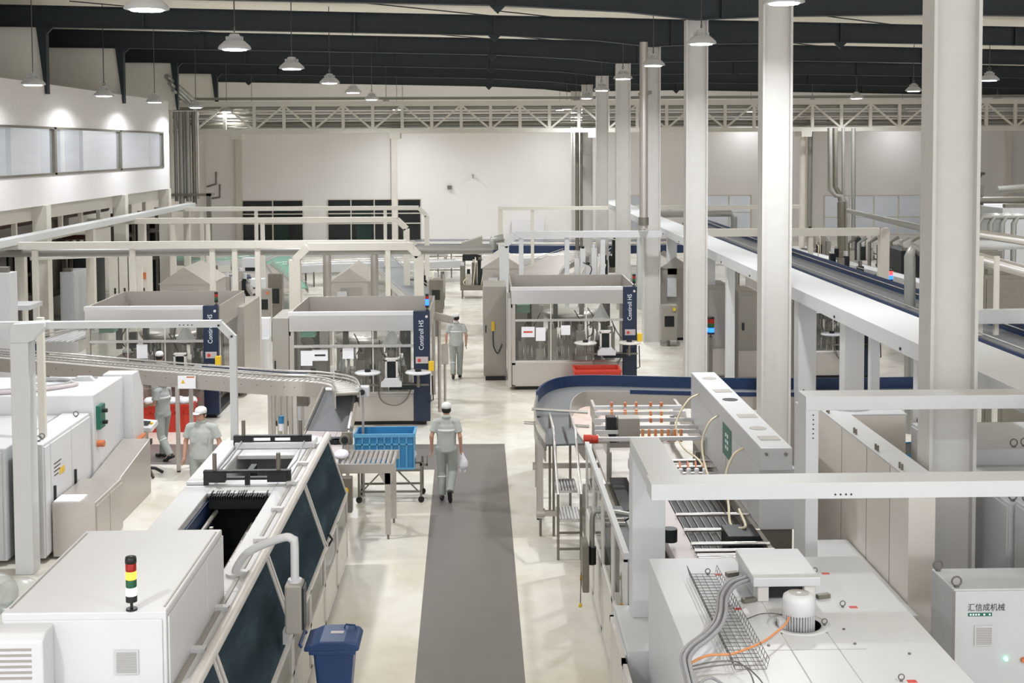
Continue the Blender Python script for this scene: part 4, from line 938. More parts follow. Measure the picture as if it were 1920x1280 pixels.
# red crates
t = crate('red_crate', 'big red plastic crate of labels in front of the right labelling machine', 2.25, 3.38, 31.3, 32.0, .0, .78, 'red', 6)
mb = MB()
for k in range(5): mb.cbox((2.45+.2*k, 31.6, .66), (.18, .5, .04), rz=.15*(k % 3-1))
mb.build('contents', 'paper', t); MB().box(3.12, 3.32, 31.26, 31.29, .2, .5).build('white_label', 'paper', t)
t = crate('red_crate', 'red crate of plastic scraps behind the man at the left labelling machine', -7.75, -6.5, 28.3, 29.0, .0, .62, 'red', 7)
mb = MB()
for k in range(8): mb.ell((-7.5+.13*k, 28.65+.1*(k % 2), .62), (.14, .17, .10), 8, 6)
mb.build('contents', 'plasticbag', t)
t = crate('red_crate', 'small red crate left of the man at the left labelling machine', -8.05, -7.8, 28.6, 29.1, .0, .75, 'red', 2)
# ================= curved blue conveyor =================
Z = 1.5
ctrl = [P(1060, 832, Z), P(1040, 800, Z), P(1036, 770, Z), P(1046, 745, Z), P(1075, 731, Z), P(1130, 729, Z), P(1250, 732, Z), P(1400, 735, Z), P(1560, 735, Z), P(1720, 733, Z), P(1880, 732, Z)]
t = conveyor('blue_conveyor', 'wide curved conveyor with a tall dark-blue guide rail right of the aisle', ctrl, .62, .28, 'belt', 'steel', 'steel_lt', gap=0, rails=(), legs=((60, 1), (60, -1), (74, 1), (74, -1), (30, 1), (6, 1)))
fr = path_frames(curve_pts(ctrl, 8))
ribbon(MB(), fr[20:], .30, .34, -.1, .22).build('blue_guide', 'rail_blue', t); ribbon(MB(), fr[:21], .30, .33, -.1, .16).build('steel_guide', 'steel_lt', t); ribbon(MB(), fr[44:], -.34, -.31, -.02, .06).build('inner_guide', 'rail_blue', t)
for k, i in enumerate((1, 12)):
    p, d, l = fr[i]
a = at(1008, 760, y=22.5); t2 = thing('height_post', 'stainless height-adjustable stand at the aisle end of the blue conveyor', 'stand', (a.x, 22.5, 0))
MB().box(a.x-.05, a.x+.05, 22.45, 22.55, .25, 1.5).build('post', 'steel', t2); MB().cyl((a.x, 22.5, 0), .02, .25, 8).build('foot', 'steel_dk', t2)
MB().box(a.x-.02, a.x+1.1, 22.46, 22.54, .58, .66).build('cross_tube', 'steel', t2); MB().cyl((a.x-.09, 22.5, .62), .07, .18, 14, 'x').build('clamp', 'steel', t2); MB().cyl((a.x+.95, 22.5, .0), .02, .62, 8).build('foot', 'steel_dk', t2)
MB().tube([(a.x-.25, 22.4, 1.42), (a.x+.9, 22.3, 1.36)], .03, 8).build('guide_arm', 'steel_lt', t2); MB().tube([(a.x-.1, 22.6, 1.62), (a.x+.9, 22.6, 1.55)], .03, 8).build('guide_arm', 'steel_lt', t2)
a = at(1013, 860, y=20.4); t2 = thing('height_post', 'second stainless stand nearer the camera with a round clamp', 'stand', (a.x, 20.4, 0))
MB().box(a.x-.045, a.x+.045, 20.36, 20.44, .3, 1.45).build('post', 'steel', t2); MB().cyl((a.x, 20.4, 0), .02, .3, 8).build('foot', 'steel_dk', t2); MB().box(a.x, a.x+.95, 20.37, 20.43, .33, .42).build('cross_tube', 'steel', t2); MB().cyl((a.x-.07, 20.4, .38), .07, .14, 14, 'x').build('clamp', 'steel', t2); MB().cyl((a.x+.9, 20.4, .0), .02, .4, 8).build('foot', 'steel_dk', t2)
# ================= right foreground =================
# white machine with motor
T0, T1, TYF, TZ = 1.59, 3.64, 12.2, 2.3
t = thing('wrapping_machine', 'large white machine housing with a motor, cables and wire tray on its flat top', 'machine', (2.6, 10.5, 0))
mb = MB(); mb.plate(T0, T1, 8.2, TYF, TZ-.04, TZ, 2.43, 2.81, 10.26, 10.64); mb.box(T0, T0+.04, 8.2, TYF, .1, TZ-.04); mb.box(T1-.04, T1, 8.2, TYF, .1, TZ-.04); mb.box(T0+.04, T1-.04, TYF-.04, TYF, .1, TZ-.04); mb.box(T0+.04, T1-.04, 8.2, 8.24, .1, TZ-.04)
mb.build('housing', 'white2', t, bev=.008)
MB().box(T0+.1, T1-.1, 8.3, TYF-.1, .1, 2.12).build('inner_core', 'black', t)
mb = MB(); ring = []
mb.lathe((2.62, 10.45, TZ), [(.185, -.16), (.185, .0006), (.26, .0006), (.26, .0)], 32); mb.build('hole_rim', 'white2', t); MB().lathe((2.62, 10.45, TZ), [(.184, -.16), (.184, .002)], 32).build('hole_shade', 'black', t)  # black inner wall paints in the dark of the motor hole
mm = thing('fan_motor', 'finned electric motor with white cowl sticking out of the white machine top', 'motor', (2.62, 10.45, 2.12))
MB().lathe((2.62, 10.45, 2.40), [(.128, 0), (.135, .01), (.135, .11), (.128, .145), (.10, .165), (.085, .17)], 30).build('cowl', 'white', mm)
g = MB(); g.cyl((2.62, 10.45, 2.564), .088, .004, 24); g.build('fan_grille', 'greycab', mm); MB().cyl((2.62, 10.45, 2.568), .018, .004, 12).build('grille_hub', 'white', mm)
MB().cyl((2.62, 10.45, 2.12), .105, .29, 24).build('core', 'coldgrey', mm)
mb = MB()
for k in range(34):
    a = 2*math.pi*k/34; mb.cbox((2.62+.118*math.cos(a), 10.45+.118*math.sin(a), 2.265), (.03, .007, .28), rz=a)
mb.build('cooling_fins', 'white', mm)
MB().box(2.44, 2.5, 10.38, 10.46, 2.26, 2.36).build('terminal_box', 'coldgrey', mm); eyebolt(mm, 2.83, 10.42, 2.30, .022)
# electric junction hood
B0, B1, BA, BB = 2.37, 2.92, 10.96, 11.77
t2 = thing('vent_hood', 'raised white hood over a steel box with dark slots on the white machine', 'hood', (2.65, 11.3, TZ))
mb = MB(); mb.box(B0, B1, BA+.1, BB-.04, TZ+.02, TZ+.14); mb.build('box', 'coldgrey', t2)
for x in (B0+.02, B1-.12): MB().box(x, x+.1, BA+.02, BB-.02, TZ, TZ+.15).build('leg', 'alu', t2, bev=.01)
MB().box(B0-.02, B1+.02, BA, BB, TZ+.14, TZ+.22).build('lid', 'white2', t2, bev=.008)
MB().box(B0+.1, B1-.1, BA+.09, BA+.11, TZ+.02, TZ+.13).build('dark_slot', 'black', t2)
for x, y in ((B0-.06, BA+.02), (B1+.07, BA+.1), (B0-.07, BB-.1)): MB().cbox((x, y, TZ+.02), (.12, .05, .035), rz=.3).build('toggle_clamp', 'steel_dk', t2)
# red labels and eye bolts
for i, (px, py) in enumerate(((1347, 1077), (1548, 1075), (1383, 1141), (1600, 1138), (1710, 1277))):
    q = at(px-20, py, z=TZ); eyebolt(t, q.x, q.y, TZ, .022)
    q = at(px, py, z=TZ); MB().box(q.x-.035, q.x+.035, q.y-.025, q.y+.025, TZ, TZ+.002).build('red_label', 'redink', t)
for px, py in ((1582, 1180), (1603, 1207), (1705, 1226), (1441, 1210)): q = at(px, py, z=TZ); MB().cyl((q.x, q.y, TZ), .012, .01, 10).build('bolt', 'wire', t)
q0 = at(1440, 1219, z=TZ); q1 = at(1625, 1217, z=TZ); MB().box(q0.x, q1.x, q0.y-.002, q0.y+.002, TZ, TZ+.002).build('seam', 'greycab', t)
# wire tray
mb = MB(); xa, xb_ = 1.90, 2.14
for y in [9.5+.075*k for k in range(30)]:
    mb.tube([(xa-.02, y, TZ+.10), (xa, y, TZ+.02), (xb_, y, TZ+.02), (xb_+.02, y, TZ+.10)], .0028, 4, caps=False)
for x, z in ((xa-.02, .10), (xa-.01, .06), (xa, .02), (xa+.06, .02), (xa+.12, .02), (xa+.18, .02), (xb_, .02), (xb_+.01, .06), (xb_+.02, .10)):
    mb.tube([(x, 9.5, TZ+z), (x, 11.68, TZ+z)], .0032, 4, caps=False)
mb.build('wire_tray', 'wire', label='long wire mesh cable tray lying along the white machine top', category='cable tray')
cabs = [(1398, 1082), (1372, 1092), (1355, 1115), (1352, 1145), (1343, 1170), (1322, 1192), (1296, 1212), (1284, 1232), (1288, 1258), (1296, 1290)]
for k in range(4):
    pts = [at(px+5*k-6, py+2*k-2, z=TZ+.12+.03*(k % 2)) for px, py in cabs]
    MB().tube(curve_pts(pts, 5), .016, 8).build('cable', 'cable', label=['outermost cable of the thick grey bundle on the white machine top', 'second cable of the thick grey bundle', 'third cable of the thick grey bundle', 'innermost cable of the thick grey bundle'][k], category='cable', group='thick grey cable bundle')
def cable_px(pts, z, r, m, lab): MB().tube(curve_pts([at(a, b, z=z+.01) for a, b in pts], 6), r, 7).build('cable', m, label=lab, category='cable')
cable_px([(1290, 1252), (1300, 1240), (1330, 1228), (1370, 1226), (1400, 1216), (1430, 1203), (1455, 1185), (1474, 1168), (1482, 1150)], TZ+.08, .010, 'copper', 'orange-brown cable running across the white top to the motor')
cable_px([(1292, 1250), (1340, 1240), (1380, 1240), (1402, 1255), (1412, 1275), (1414, 1290)], TZ+.1, .006, 'wire', 'upper thin dark cable curving over the wire tray')
cable_px([(1292, 1256), (1340, 1248), (1390, 1246), (1420, 1268), (1436, 1290)], TZ+.1, .006, 'wire', 'lower thin dark cable curving over the wire tray')
cable_px([(1300, 1290), (1330, 1270), (1360, 1285)], TZ+.05, .012, 'cable', 'short grey cable at the bottom edge of the white machine top')
cable_px([(1478, 1165), (1465, 1152), (1430, 1150), (1400, 1160)], TZ+.02, .005, 'wire', 'thin black wire behind the motor')
# low box carrying the post
t = thing('base_cabinet', 'low white cabinet under the thick near portal post', 'cabinet', (1.7, 12.9, 0))
MB().box(1.39, 2.05, 12.25, 13.5, .05, 1.37).build('body', 'white2', t, bev=.01); MB().box(1.37, 1.39, 12.3, 13.45, .1, 1.32).build('door', 'white2', t, bev=.004)
MB().box(1.35, 1.37, 12.45, 12.5, .8, 1.0).build('handle', 'dark', t)
MB().box(1.36, 1.37, 13.2, 13.25, .9, .96).build('red_mark', 'redink', t)
# thick near portal
t = thing('trunking_portal', 'thick white cable-trunking portal nearest the camera on the right', 'frame', (1.7, 13.2, 1.37))
MB().box(1.54, 1.885, 13.12, 13.43, 1.37, 3.05).build('post', 'white2', t, bev=.006)
MB().box(1.55, 1.86, 11.9, 13.44, 3.05, 3.2).build('side_beam', 'white2', t, bev=.004)
MB().box(1.53, 7.4, 11.55, 11.9, 3.05, 3.2).build('front_beam', 'white2', t, bev=.004)
mb = MB()
for k in range(4): mb.cyl((at(1566+10*k, 937, y=11.55).x, 11.545, 3.09), .009, .01, 8, 'y')
mb.build('bolts', 'ink', t)
MB().box(1.552, 1.562, 12.0, 12.06, 3.06, 3.10).build('slot', 'ink', t)
# second portal
t = thing('trunking_portal', 'white cable-trunking portal joining the long trunking right of the duct box', 'frame', (3.5, 13.8, 0))
MB().box(3.46, 3.60, 13.55, 14.05, 0, 3.45).build('post', 'white2', t, bev=.006)
MB().box(3.46, 5.88, 13.55, 13.90, 3.45, 3.60).build('beam', 'white2', t, bev=.004)
mb = MB()
for k in range(6): mb.cyl((3.54, 13.545, 3.4-.05*k), .008, .01, 8, 'y')
mb.build('bolts', 'ink', t)
# long trunking with posts
t = thing('long_trunking', 'long white overhead trunking running away beside the columns on square posts', 'frame', (6.3, 35, 0))
MB().box(5.89, 6.80, 9.5, 64, 3.36, 3.60).build('trunking', 'white2', t, bev=.006)
for k in range(16):
    y = 11+3.4*k; MB().box(5.875, 5.89, y, y+.05, 3.40, 3.44).build('slot', 'ink', t)
for y, w in ((12.3, .2), (17.3, .16), (19.4, .14), (20.8, .32), (23.9, .34), (31, .2), (34.2, .3), (41, .3), (49, .3), (57, .3), (63.5, .3)):
    MB().box(5.95, 5.95+w, y, y+w, 0, 3.36).build('post', 'white2', t)
q = at(1495, 650, y=25.6); MB().box(q.x-.11, q.x+.11, 25.5, 25.7, 0, 3.3).build('brown_post', 'steel_dk', label='dull brown-grey steel post behind the second white column', category='post')
# wall of tall beige panels
t = thing('cold_room_box', 'tall beige panelled enclosure with bolts along its white roof edge', 'machine', (4.9, 15.5, 0))
MB().box(4.72, 5.02, 13.95, 17.3, 0, 2.58).build('front_body', 'beige', t); MB().box(4.72, 5.8, 17.3, 18.9, 0, 2.58).build('rear_body', 'beige', t)
MB().box(4.71, 5.04, 13.94, 17.3, 2.58, 2.6).build('roof', 'white2', t); MB().box(4.71, 5.82, 17.3, 18.92, 2.58, 2.6).build('roof', 'white2', t)
for y in (14.6, 15.5, 16.6, 18.1): MB().box(4.715, 4.722, y, y+.008, 0, 2.58).build('panel_joint', 'greycab', t)
for y in (14.3, 15.2, 16.1, 17.4, 18.7):
    for d in (0, .09): MB().cyl((4.76, y+d, 2.6), .014, .07, 8).build('stud', 'steel_dk', t)
mb = MB(); mb.cyl((5.15, 17.8, 2.6), .3, .05, 24); mb.build('round_cover', 'white2', t)
# floor-side darker niche before the panels
t = thing('side_panel_wall', 'low white sloping side panel with dark door between the portal post and beige panels', 'machine', (4.0, 15.6, 0))
MB().box(4.12, 4.68, 13.6, 16.2, 0, 1.15).build('body', 'steel_dk', t); MB().box(4.10, 4.70, 13.55, 16.25, 1.15, 1.19).build('lip', 'white2', t)
# right cabinets
t = thing('electrical_cabinet', 'light grey control cabinet with Chinese lettering at the lower right corner', 'cabinet', (5.2, 12.1, 0))
KX, KY, KZ = 4.43, 11.8, 2.1
MB().box(KX, 6.1, KY, 12.4, .08, KZ).build('body', 'coldgrey', t, bev=.012)
MB().box(KX+.01, 6.1, KY-.02, KY, .12, KZ-.015).build('door', 'coldgrey', t, bev=.006)
MB().box(KX, KX+.015, KY, KY+.012, .1, KZ-.02).build('side_seam', 'greycab', t)
q = at(1814, 1144, y=KY-.02); q2 = at(1884, 1144, y=KY-.02)
text('汇信成机械', 'lettering', 'ink', t, (q.x, KY-.02, q.z), (1, 0, 0), (0, 0, 1), .058, width=q2.x-q.x)
g0 = at(1815, 1155, y=KY-.02); g1 = at(1860, 1148, y=KY-.02)
o = MB().box(g0.x, g1.x, KY-.024, KY-.02, g0.z, g1.z).build('green_strip', 'signgreen', t)
for k in range(8):
    if k != 4 and k != 6: x = g0.x+.015+.026*k; MB().box(x, x+.016, KY-.026, KY-.024, g0.z+.008, g1.z-.008).build('strip_mark', 'letter', o)
grille(t, at(1825, 1180, y=KY).x, at(1860, 1180, y=KY).x, KY-.02, at(1840, 1208, y=KY).z, at(1840, 1170, y=KY).z, 10)
q = at(1885, 1234, y=KY-.02); MB().cyl((q.x, KY-.045, q.z), .018, .025, 16, 'y').build('indicator_lamp', 'l_mint', t)
q = at(1918, 1236, y=KY-.02); MB().cyl((q.x, KY-.05, q.z), .025, .03, 16, 'y').build('switch', 'orange', t)
for x, y in ((KX+.04, 12.33), (KX+.05, KY+.06), (KX+1.1, 12.33)): eyebolt(t, x, y, KZ, .045)
t = thing('electrical_cabinet', 'row of grey cabinets with ringed eye bolts behind the big white column', 'cabinet', (7, 14.5, 0))
for k, (x0, y0, y1, z) in enumerate(((5.9, 12.9, 13.9, 2.35), (5.85, 13.95, 15.6, 2.3), (5.85, 15.65, 17.2, 2.5))):
    o = MB().box(x0, 8.2, y0, y1, .05, z).build('body', 'coldgrey', t, bev=.01)
    MB().box(x0-.018, x0, y0+.03, y1-.03, .1, z-.04).build('door', 'coldgrey', o)
    for x, y in ((x0+.08, y0+.1), (x0+.08, y1-.1), (x0+.8, y0+.1), (x0+.95, y0+.14)): eyebolt(o, x, y, z, .045)
# ---------------- long duct box ----------------
D0, D1, DN, DF = 3.57, 3.98, 16.25, 21.8
t = thing('heater_tunnel', 'long narrow white heater box with round vents on top and hoses at its side', 'machine', (3.8, 19, 0))
MB().box(D0, D1, DN, DF, 2.10, 2.40).build('upper_box', 'coldgrey', t, bev=.012)
MB().box(D0+.0, D1+.08, DN+.1, DF, 1.30, 2.098).build('lower_box', 'coldgrey', t, bev=.01)
MB().box(D0+.02, D1+.05, DN+.2, DF-.1, 0, 1.3).build('pedestal', 'steel_dk', t)
for k, y in enumerate((21.2, 19.4, 17.4)): MB().cyl((3.78, y, 2.40), .12, .004, 24).build('round_vent', 'greycab' if k != 1 else 'dark', t)
for y in (20.1, 18.2, 16.8): MB().box(3.66, 3.93, y-.12, y+.12, 2.401, 2.406).build('vent_plate', 'greycab', t)
for x in (D0+.07, D0+.32): MB().cyl((x, DN-.03, 2.32), .02, .04, 12, 'y').build('knob', 'steel_dk', t)
o = MB().box(D0-.008, D0-.002, 18.2, 18.85, 1.72, 2.18).build('green_sign', 'signgreen', t)
for z in (1.84, 1.93, 2.02):
    for y in (18.42, 18.55): MB().box(D0-.011, D0-.008, y, y+.07, z, z+.05).build('sign_mark', 'letter', o)
MB().box(D0-.004, D0-.001, 18.6, 18.61, 1.35, 1.7).build('joint', 'greycab', t)
def hose(name, pts, r, m, lab): return MB().tube(curve_pts(pts, 7), r, 8).build(name, m, label=lab, category='hose', group='cream air hoses of the heater box')
hose('air_hose', [(3.56, 20.9, 2.2), (3.35, 20.8, 2.1), (3.15, 20.7, 1.75), (3.2, 20.4, 1.45), (3.35, 19.6, 1.4), (3.3, 18.2, 1.38)], .016, 'hose', 'farthest cream hose curving from the heater box into the conveyor bed')
hose('air_hose', [(3.56, 19.2, 2.2), (3.40, 19.1, 2.1), (3.28, 19, 1.8), (3.30, 18.6, 1.45), (3.32, 17.6, 1.4)], .016, 'hose', 'middle cream hose arching beside the green sign')
hose('air_hose', [(3.56, 17.3, 2.15), (3.42, 17.3, 2.05), (3.30, 17.2, 1.8), (3.26, 16.8, 1.5), (3.2, 16.3, 1.38), (3.32, 16.0, 1.45), (3.36, 16.6, 1.5)], .018, 'hose', 'nearest cream hose looping down in front of the duct box')
# ---------------- conveyor bed machine ----------------
t = thing('tray_former', 'open conveyor machine with silver cross rollers over black belts behind the portal', 'machine', (2.5, 17, 0))
GXr = 1.52
MB().box(GXr+.05, 3.5, 13.6, 20.2, .15, .9).build('bed_body', 'steel_dk', t)
MB().box(2.60, 3.5, 13.6, 20.2, 1.1, 1.18).build('black_belt', 'darkhole', t)
mb = MB()
for k in range(9): x = 2.66+.1*k; mb.box(x, x+.012, 13.6, 20.2, 1.18, 1.2)
mb.build('chain_tracks', 'steel_dk', t)
MB().box(2.30, 2.58, 13.6, 20.2, 1.16, 1.32).build('side_plate', 'belt_pink', t); MB().box(3.5, 3.56, 13.6, 20.2, 1.1, 1.34).build('side_plate', 'steel', t)
for py in (964, 993, 1019, 1032, 1041, 1047, 1060): q = at(1350, py, z=1.36); MB().cyl((2.56, q.y, 1.36), .026, .98, 10, 'x').build('cross_roller', 'steel_lt', t)
for y in (18.6, 19.0, 19.4, 19.8): MB().cyl((2.56, y, 1.36), .028, .98, 10, 'x').build('cross_roller', 'steel_lt', t)
MB().box(3.05, 3.45, 15.7, 16.2, 1.2, 1.42).build('drive_block', 'black', t); MB().cyl((2.3, 15.6, 1.4), .09, .16, 14).build('small_motor', 'dark', t)
MB().box(GXr+.06, 2.0, 14.4, 18.4, 1.0, 1.05).build('grey_plate', 'belt', t); MB().box(2.0, 2.28, 13.6, 20.2, .95, 1.0).build('under_belt', 'darkhole', t)
for y in (14.7, 15.4, 16.2, 16.9): MB().box(2.0, 2.3, y, y+.08, 1.06, 1.12).build('cross_bar', 'steel_lt', t)
mb = MB()
for k in range(4): mb.box(GXr+.12, 1.95, 17.4+.2*k, 17.45+.2*k, 1.06, 1.1)
mb.build('grate', 'steel', t)
mb = MB(); mb.tube(curve_pts([(2.0, 17.8, 1.1), (2.1, 17.6, 1.3), (2.2, 17.9, 1.2), (2.25, 17.5, 1.1)], 5), .014, 6); mb.tube(curve_pts([(1.95, 17.5, 1.1), (2.15, 17.3, 1.28), (2.2, 17.6, 1.15)], 5), .014, 6); mb.build('air_lines', 'black', t)
MB().box(1.98, 2.24, 17.3, 17.8, 1.02, 1.08).build('white_valve_block', 'white', t)
mb = MB()
for k in range(6): mb.cyl((2.68+.12*k, 18.75, 1.38), .035, .12, 10)
mb.build('white_cups', 'paper', t)
for k in range(6): MB().cbox((2.70+.12*k, 18.95, 1.5), (.025, .12, .04), rx=.7).build('orange_lever', 'orange', t)
# guard along the aisle
MB().bar((GXr, 13.5, 1.9), (GXr, 18.7, 1.9), .06, .07).build('top_rail', 'white2', t)
for i, (a, b) in enumerate(((17.5, 18.7), (16.2, 17.46), (14.9, 16.16), (13.55, 14.86))):
    q = MB(); q.box(GXr-.02, GXr+.02, a, a+.05, .06, 1.87); q.box(GXr-.02, GXr+.02, b-.05, b, .06, 1.87)
    for z in (.06, .9, 1.82): q.box(GXr-.02, GXr+.02, a, b, z, z+.05)
    o = q.build('guard_panel', 'alu', t); MB().box(GXr-.004, GXr+.004, a+.05, b-.05, .95, 1.82).build('pane', 'glass', o); MB().box(GXr-.006, GXr+.006, a+.05, b-.05, .11, .9).build('lower_sheet', 'warm', o)
# more guard towards the camera
t = thing('guard_fence', 'tall beige guard fence panels along the right side of the aisle', 'fence', (1.45, 12, 0))
for i in range(4):
    b = 13.4-1.25*i; a = b-1.2
    q = MB(); q.box(1.33, 1.37, a, a+.05, .04, 1.3); q.box(1.33, 1.37, b-.05, b, .04, 1.3); q.box(1.33, 1.37, a, b, .04, .1); q.box(1.33, 1.37, a, b, 1.24, 1.3)
    o = q.build('fence_panel', 'alu', t); MB().box(1.345, 1.355, a+.05, b-.05, .1, 1.24).build('sheet', 'warm', o)
# control panel on bent pipe
Yc = 16.6; a = at(1185, 966, y=Yc); b = at(1112, 958, y=Yc); c = at(1110, 1022, y=Yc)
t = thing('hanging_controller', 'thin grey operator panel hanging from a bent pipe over the aisle guard', 'control panel', (b.x, Yc, c.z-.5))
MB().tube(curve_pts([(1.98, Yc, a.z), (b.x+.12, Yc, b.z), (b.x, Yc, b.z-.04), (c.x, Yc, c.z+.15), (c.x, Yc, c.z-.02)], 5), .035, 10).build('pipe_arm', 'pipe', t)
MB().cyl((c.x, Yc, c.z-.25), .055, .23, 14).build('black_swivel', 'black', t)
MB().box(c.x-.14, c.x-.055, Yc-.22, Yc+.2, c.z-.56, c.z+.06).build('panel', 'steel_dk', t, bev=.01)
MB().cyl((c.x-.17, Yc-.1, c.z-.4), .03, .04, 12, 'x').build('yellow_button', 'yellow', t)
MB().tube([(c.x-.16, Yc-.2, c.z-.3), (c.x-.17, Yc-.2, c.z-.7)], .006, 6).build('pull_cord', 'black', t); MB().ell((c.x-.17, Yc-.2, c.z-.73), (.025, .025, .03)).build('cord_knob', 'yellow', t)
# filler manifold
t = thing('bottle_picker', 'gripper head with white bars and rows of orange pneumatic connectors', 'machine', (3.1, 22, 0))
for py, th, x1 in ((763, .09, 1280), (774, .04, 1365), (787, .03, 1352), (800, .05, 1365), (809, .03, 1365), (822, .07, 1365)):
    q = at(1115, py, z=1.62); e = at(x1, py, z=1.62); MB().box(q.x+.0, min(e.x, 3.55), q.y-th/2, q.y+th/2, 1.58, 1.64).build('white_bar', 'white2', t)
for s in (1.98, 3.53): MB().box(s, s+.05, 20.4, 23.6, 1.30, 1.58).build('side_beam', 'steel', t)
for k, px in enumerate((1147, 1172, 1193, 1220, 1240)):
    for py in (757, 774, 787 if k > 2 else 770):
        q = at(px, py, z=1.68); MB().box(q.x-.02, q.x+.02, q.y-.04, q.y+.04, 1.64, 1.71).build('connector', 'orange' if py != 774 else 'copper', t)
for k in range(7): q = at(1205+12*k, 816, z=1.6); MB().cyl((q.x, q.y, 1.5), .025, .2, 10).build('copper_cylinder', 'copper', t)
for x in (2.0, 3.45):
    for y in (20.6, 23.4): MB().box(x, x+.08, y, y+.08, 0, 1.3).build('leg', 'steel', t)
MB().box(2.0, 3.5, 20.5, 23.5, .75, .82).build('lower_table', 'steel', t)
q = at(1136, 780, y=20.9); r_ = at(1155, 826, y=20.9); u = at(1197, 826, y=20.9)
MB().box(q.x, r_.x, 20.8, 21.0, r_.z, q.z).build('black_motor_box', 'black', t, bev=.01); MB().box(r_.x+.02, u.x, 20.7, 21.0, r_.z, q.z).build('grey_control_box', 'greycab', t, bev=.01)
MB().box(q.x, u.x, 20.75, 20.95, 1.35, r_.z).build('box_bracket', 'steel', t)
q = at(1104, 820, y=20.2); t = thing('warning_horn', 'small red double horn on the frame beside the aisle', 'horn', (q.x, 20.2, q.z))
MB().cyl((q.x-.09, 20.1, q.z), .07, .12, 14, 'x').cyl((q.x+.04, 20.12, q.z-.01), .065, .1, 14, 'x').build('horns', 'red', t); MB().box(q.x-.06, q.x+.3, 20.15, 20.2, q.z-.09, q.z-.05).build('bracket', 'steel', t)
# stainless steps and handrail
t = thing('access_steps', 'stainless steel access steps with ribbed treads and tube handrail by the aisle', 'steps', (1.4, 20, 0))
fx0, fx1 = 1.12, 1.47
for x, y, z in ((fx0, 19.2, 1.0), (fx1, 19.2, 1.0), (fx0, 21.6, 1.75), (fx1, 21.6, 1.75), (fx0+.0, 20.4, 1.75)): MB().box(x-.02, x+.02, y-.02, y+.02, 0, z).build('post', 'steel_dk', t)
mb = MB()
for x in (fx0, fx1): mb.tube([(x, 19.2, 1.0), (x, 20.4, 1.75), (x, 21.6, 1.75)], .02, 8); 
MB().tube([(fx0, 19.2, 1.0), (fx0, 20.4, 1.75), (fx0, 21.6, 1.75)], .02, 8).build('handrail', 'steel_lt', t); MB().tube([(fx1, 19.2, 1.0), (fx1, 20.4, 1.75), (fx1, 21.6, 1.75)], .02, 8).build('handrail', 'steel_lt', t)
for z, y0, y1 in ((.62, 19.2, 19.9), (.88, 19.9, 20.6)):
    o = MB().box(fx0, fx1, y0, y1, z-.04, z).build('tread', 'steel_lt', t); s = MB()
    for k in range(7): s.box(fx0+.02+.048*k, fx0+.04+.048*k, y0, y1, z, z+.012)
    s.build('ribs', 'coldgrey', o)
for z in (.15, .4, ): MB().box(fx0, fx1, 19.19, 19.22, z, z+.03).build('cross_bar', 'steel_dk', t)
# ================= overhead pipe portals in the middle distance =================
def portal(lab, Y, pxl, pxr, py, wpx=.22, left=True, right=True, extra=(), z0=0, cut=True, m='warm', hb=.2):
    """white goalpost frame across the hall"""
    a = at(pxl, py, y=Y); b = at(pxr, py, y=Y); z = (a.z+b.z)/2; c = .35 if cut else 0; w = wpx
    t = thing('pipe_portal', lab, 'frame', ((a.x+b.x)/2, Y, 0), group='white overhead portals')
    MB().box(a.x+(c if left else 0), b.x-(c if right else 0), Y-.12, Y+.12, z-hb, z).build('beam', m, t)
    for s, on, x in ((1, left, a.x), (-1, right, b.x)):
        if not on: continue
        if cut: MB().bar((x+s*c, Y, z-hb/2), (x, Y, z-hb/2-c), hb, w, up=(0, 1, 0)).build('corner_brace', m, t)
        MB().box(x-w/2, x+w/2, Y-w/2, Y+w/2, z0, z-(c+hb/2 if cut else 0)).build('post', m, t)
    for px in extra: x = at(px, py, y=Y).x; MB().box(x-.07, x+.07, Y-.07, Y+.07, z0, z-hb).build('post', m, t)
    return t, z
t, z = portal('wide white pipe portal spanning the left half just beyond the labelling machines', 36.0, -80, 785, 452, .26, left=False, extra=(65, 248, 398, 440, 483, 727))
MB().tube([(at(-80, 470, y=36).x, 36.4, z-.32), (at(925, 470, y=36).x, 36.4, z-.32)], .13, 10).build('silver_pipe', 'pipe', label='thick silver pipe running under the wide white portal', category='pipe')
MB().tube([(at(925, 470, y=36).x, 36.4, z-.32), (at(925, 470, y=36).x, 36.4, z-.05), (at(945, 450, y=36).x, 36.4, z)], .13, 10).build('pipe_elbow', 'pipe', label='silver pipe elbow at the right end of the wide portal', category='pipe')
for i, (px, r) in enumerate(((613, .12), (702, .11))):
    x = at(px, 480, y=36.9).x; MB().tube([(x+.15, 36.9, z-.28), (x+.03, 36.9, z-.33), (x, 36.9, z-.5), (x, 36.9, 0)], r, 12).build('down_pipe', 'steel', label=['galvanised down pipe with elbow behind the middle labelling machine', 'straight dull down pipe right of the elbowed one'][i], category='pipe')
t, z = portal('inner white portal with cut corners around the middle labelling machine', 34.8, 553, 775, 455, .30, left=True, right=False)
portal('second white portal beyond the wide one', 48.0, 165, 762, 408, .22, left=False, extra=(325, 390, 492))
portal('third white portal near the far windows', 56.0, 290, 800, 387, .2, left=False, extra=(378, 480, 722), hb=.18)
portal('thin cream cable portal in front of the far windows', 40.0, -60, 560, 470, .1, left=False, right=False, cut=False, extra=(262,), hb=.07)
portal('white portal over the right labelling machine reaching the long trunking', 40.0, 945, 1240, 433, .30, right=False, extra=(977, 1063, 1130), m='white2')
portal('far pale portal left of the column row', 56.0, 938, 1140, 387, .2, right=False, cut=False, extra=(998,), hb=.15)
portal('white portal in the right bay behind the second column', 41.5, 1300, 1657, 428, .30, left=False, cut=False, extra=(1520, 1465), m='warm', hb=.25)
portal('far pale portal in the right bay', 58, 1180, 1500, 385, .2, left=False, right=False, cut=False, extra=(1255, 1440), hb=.18)
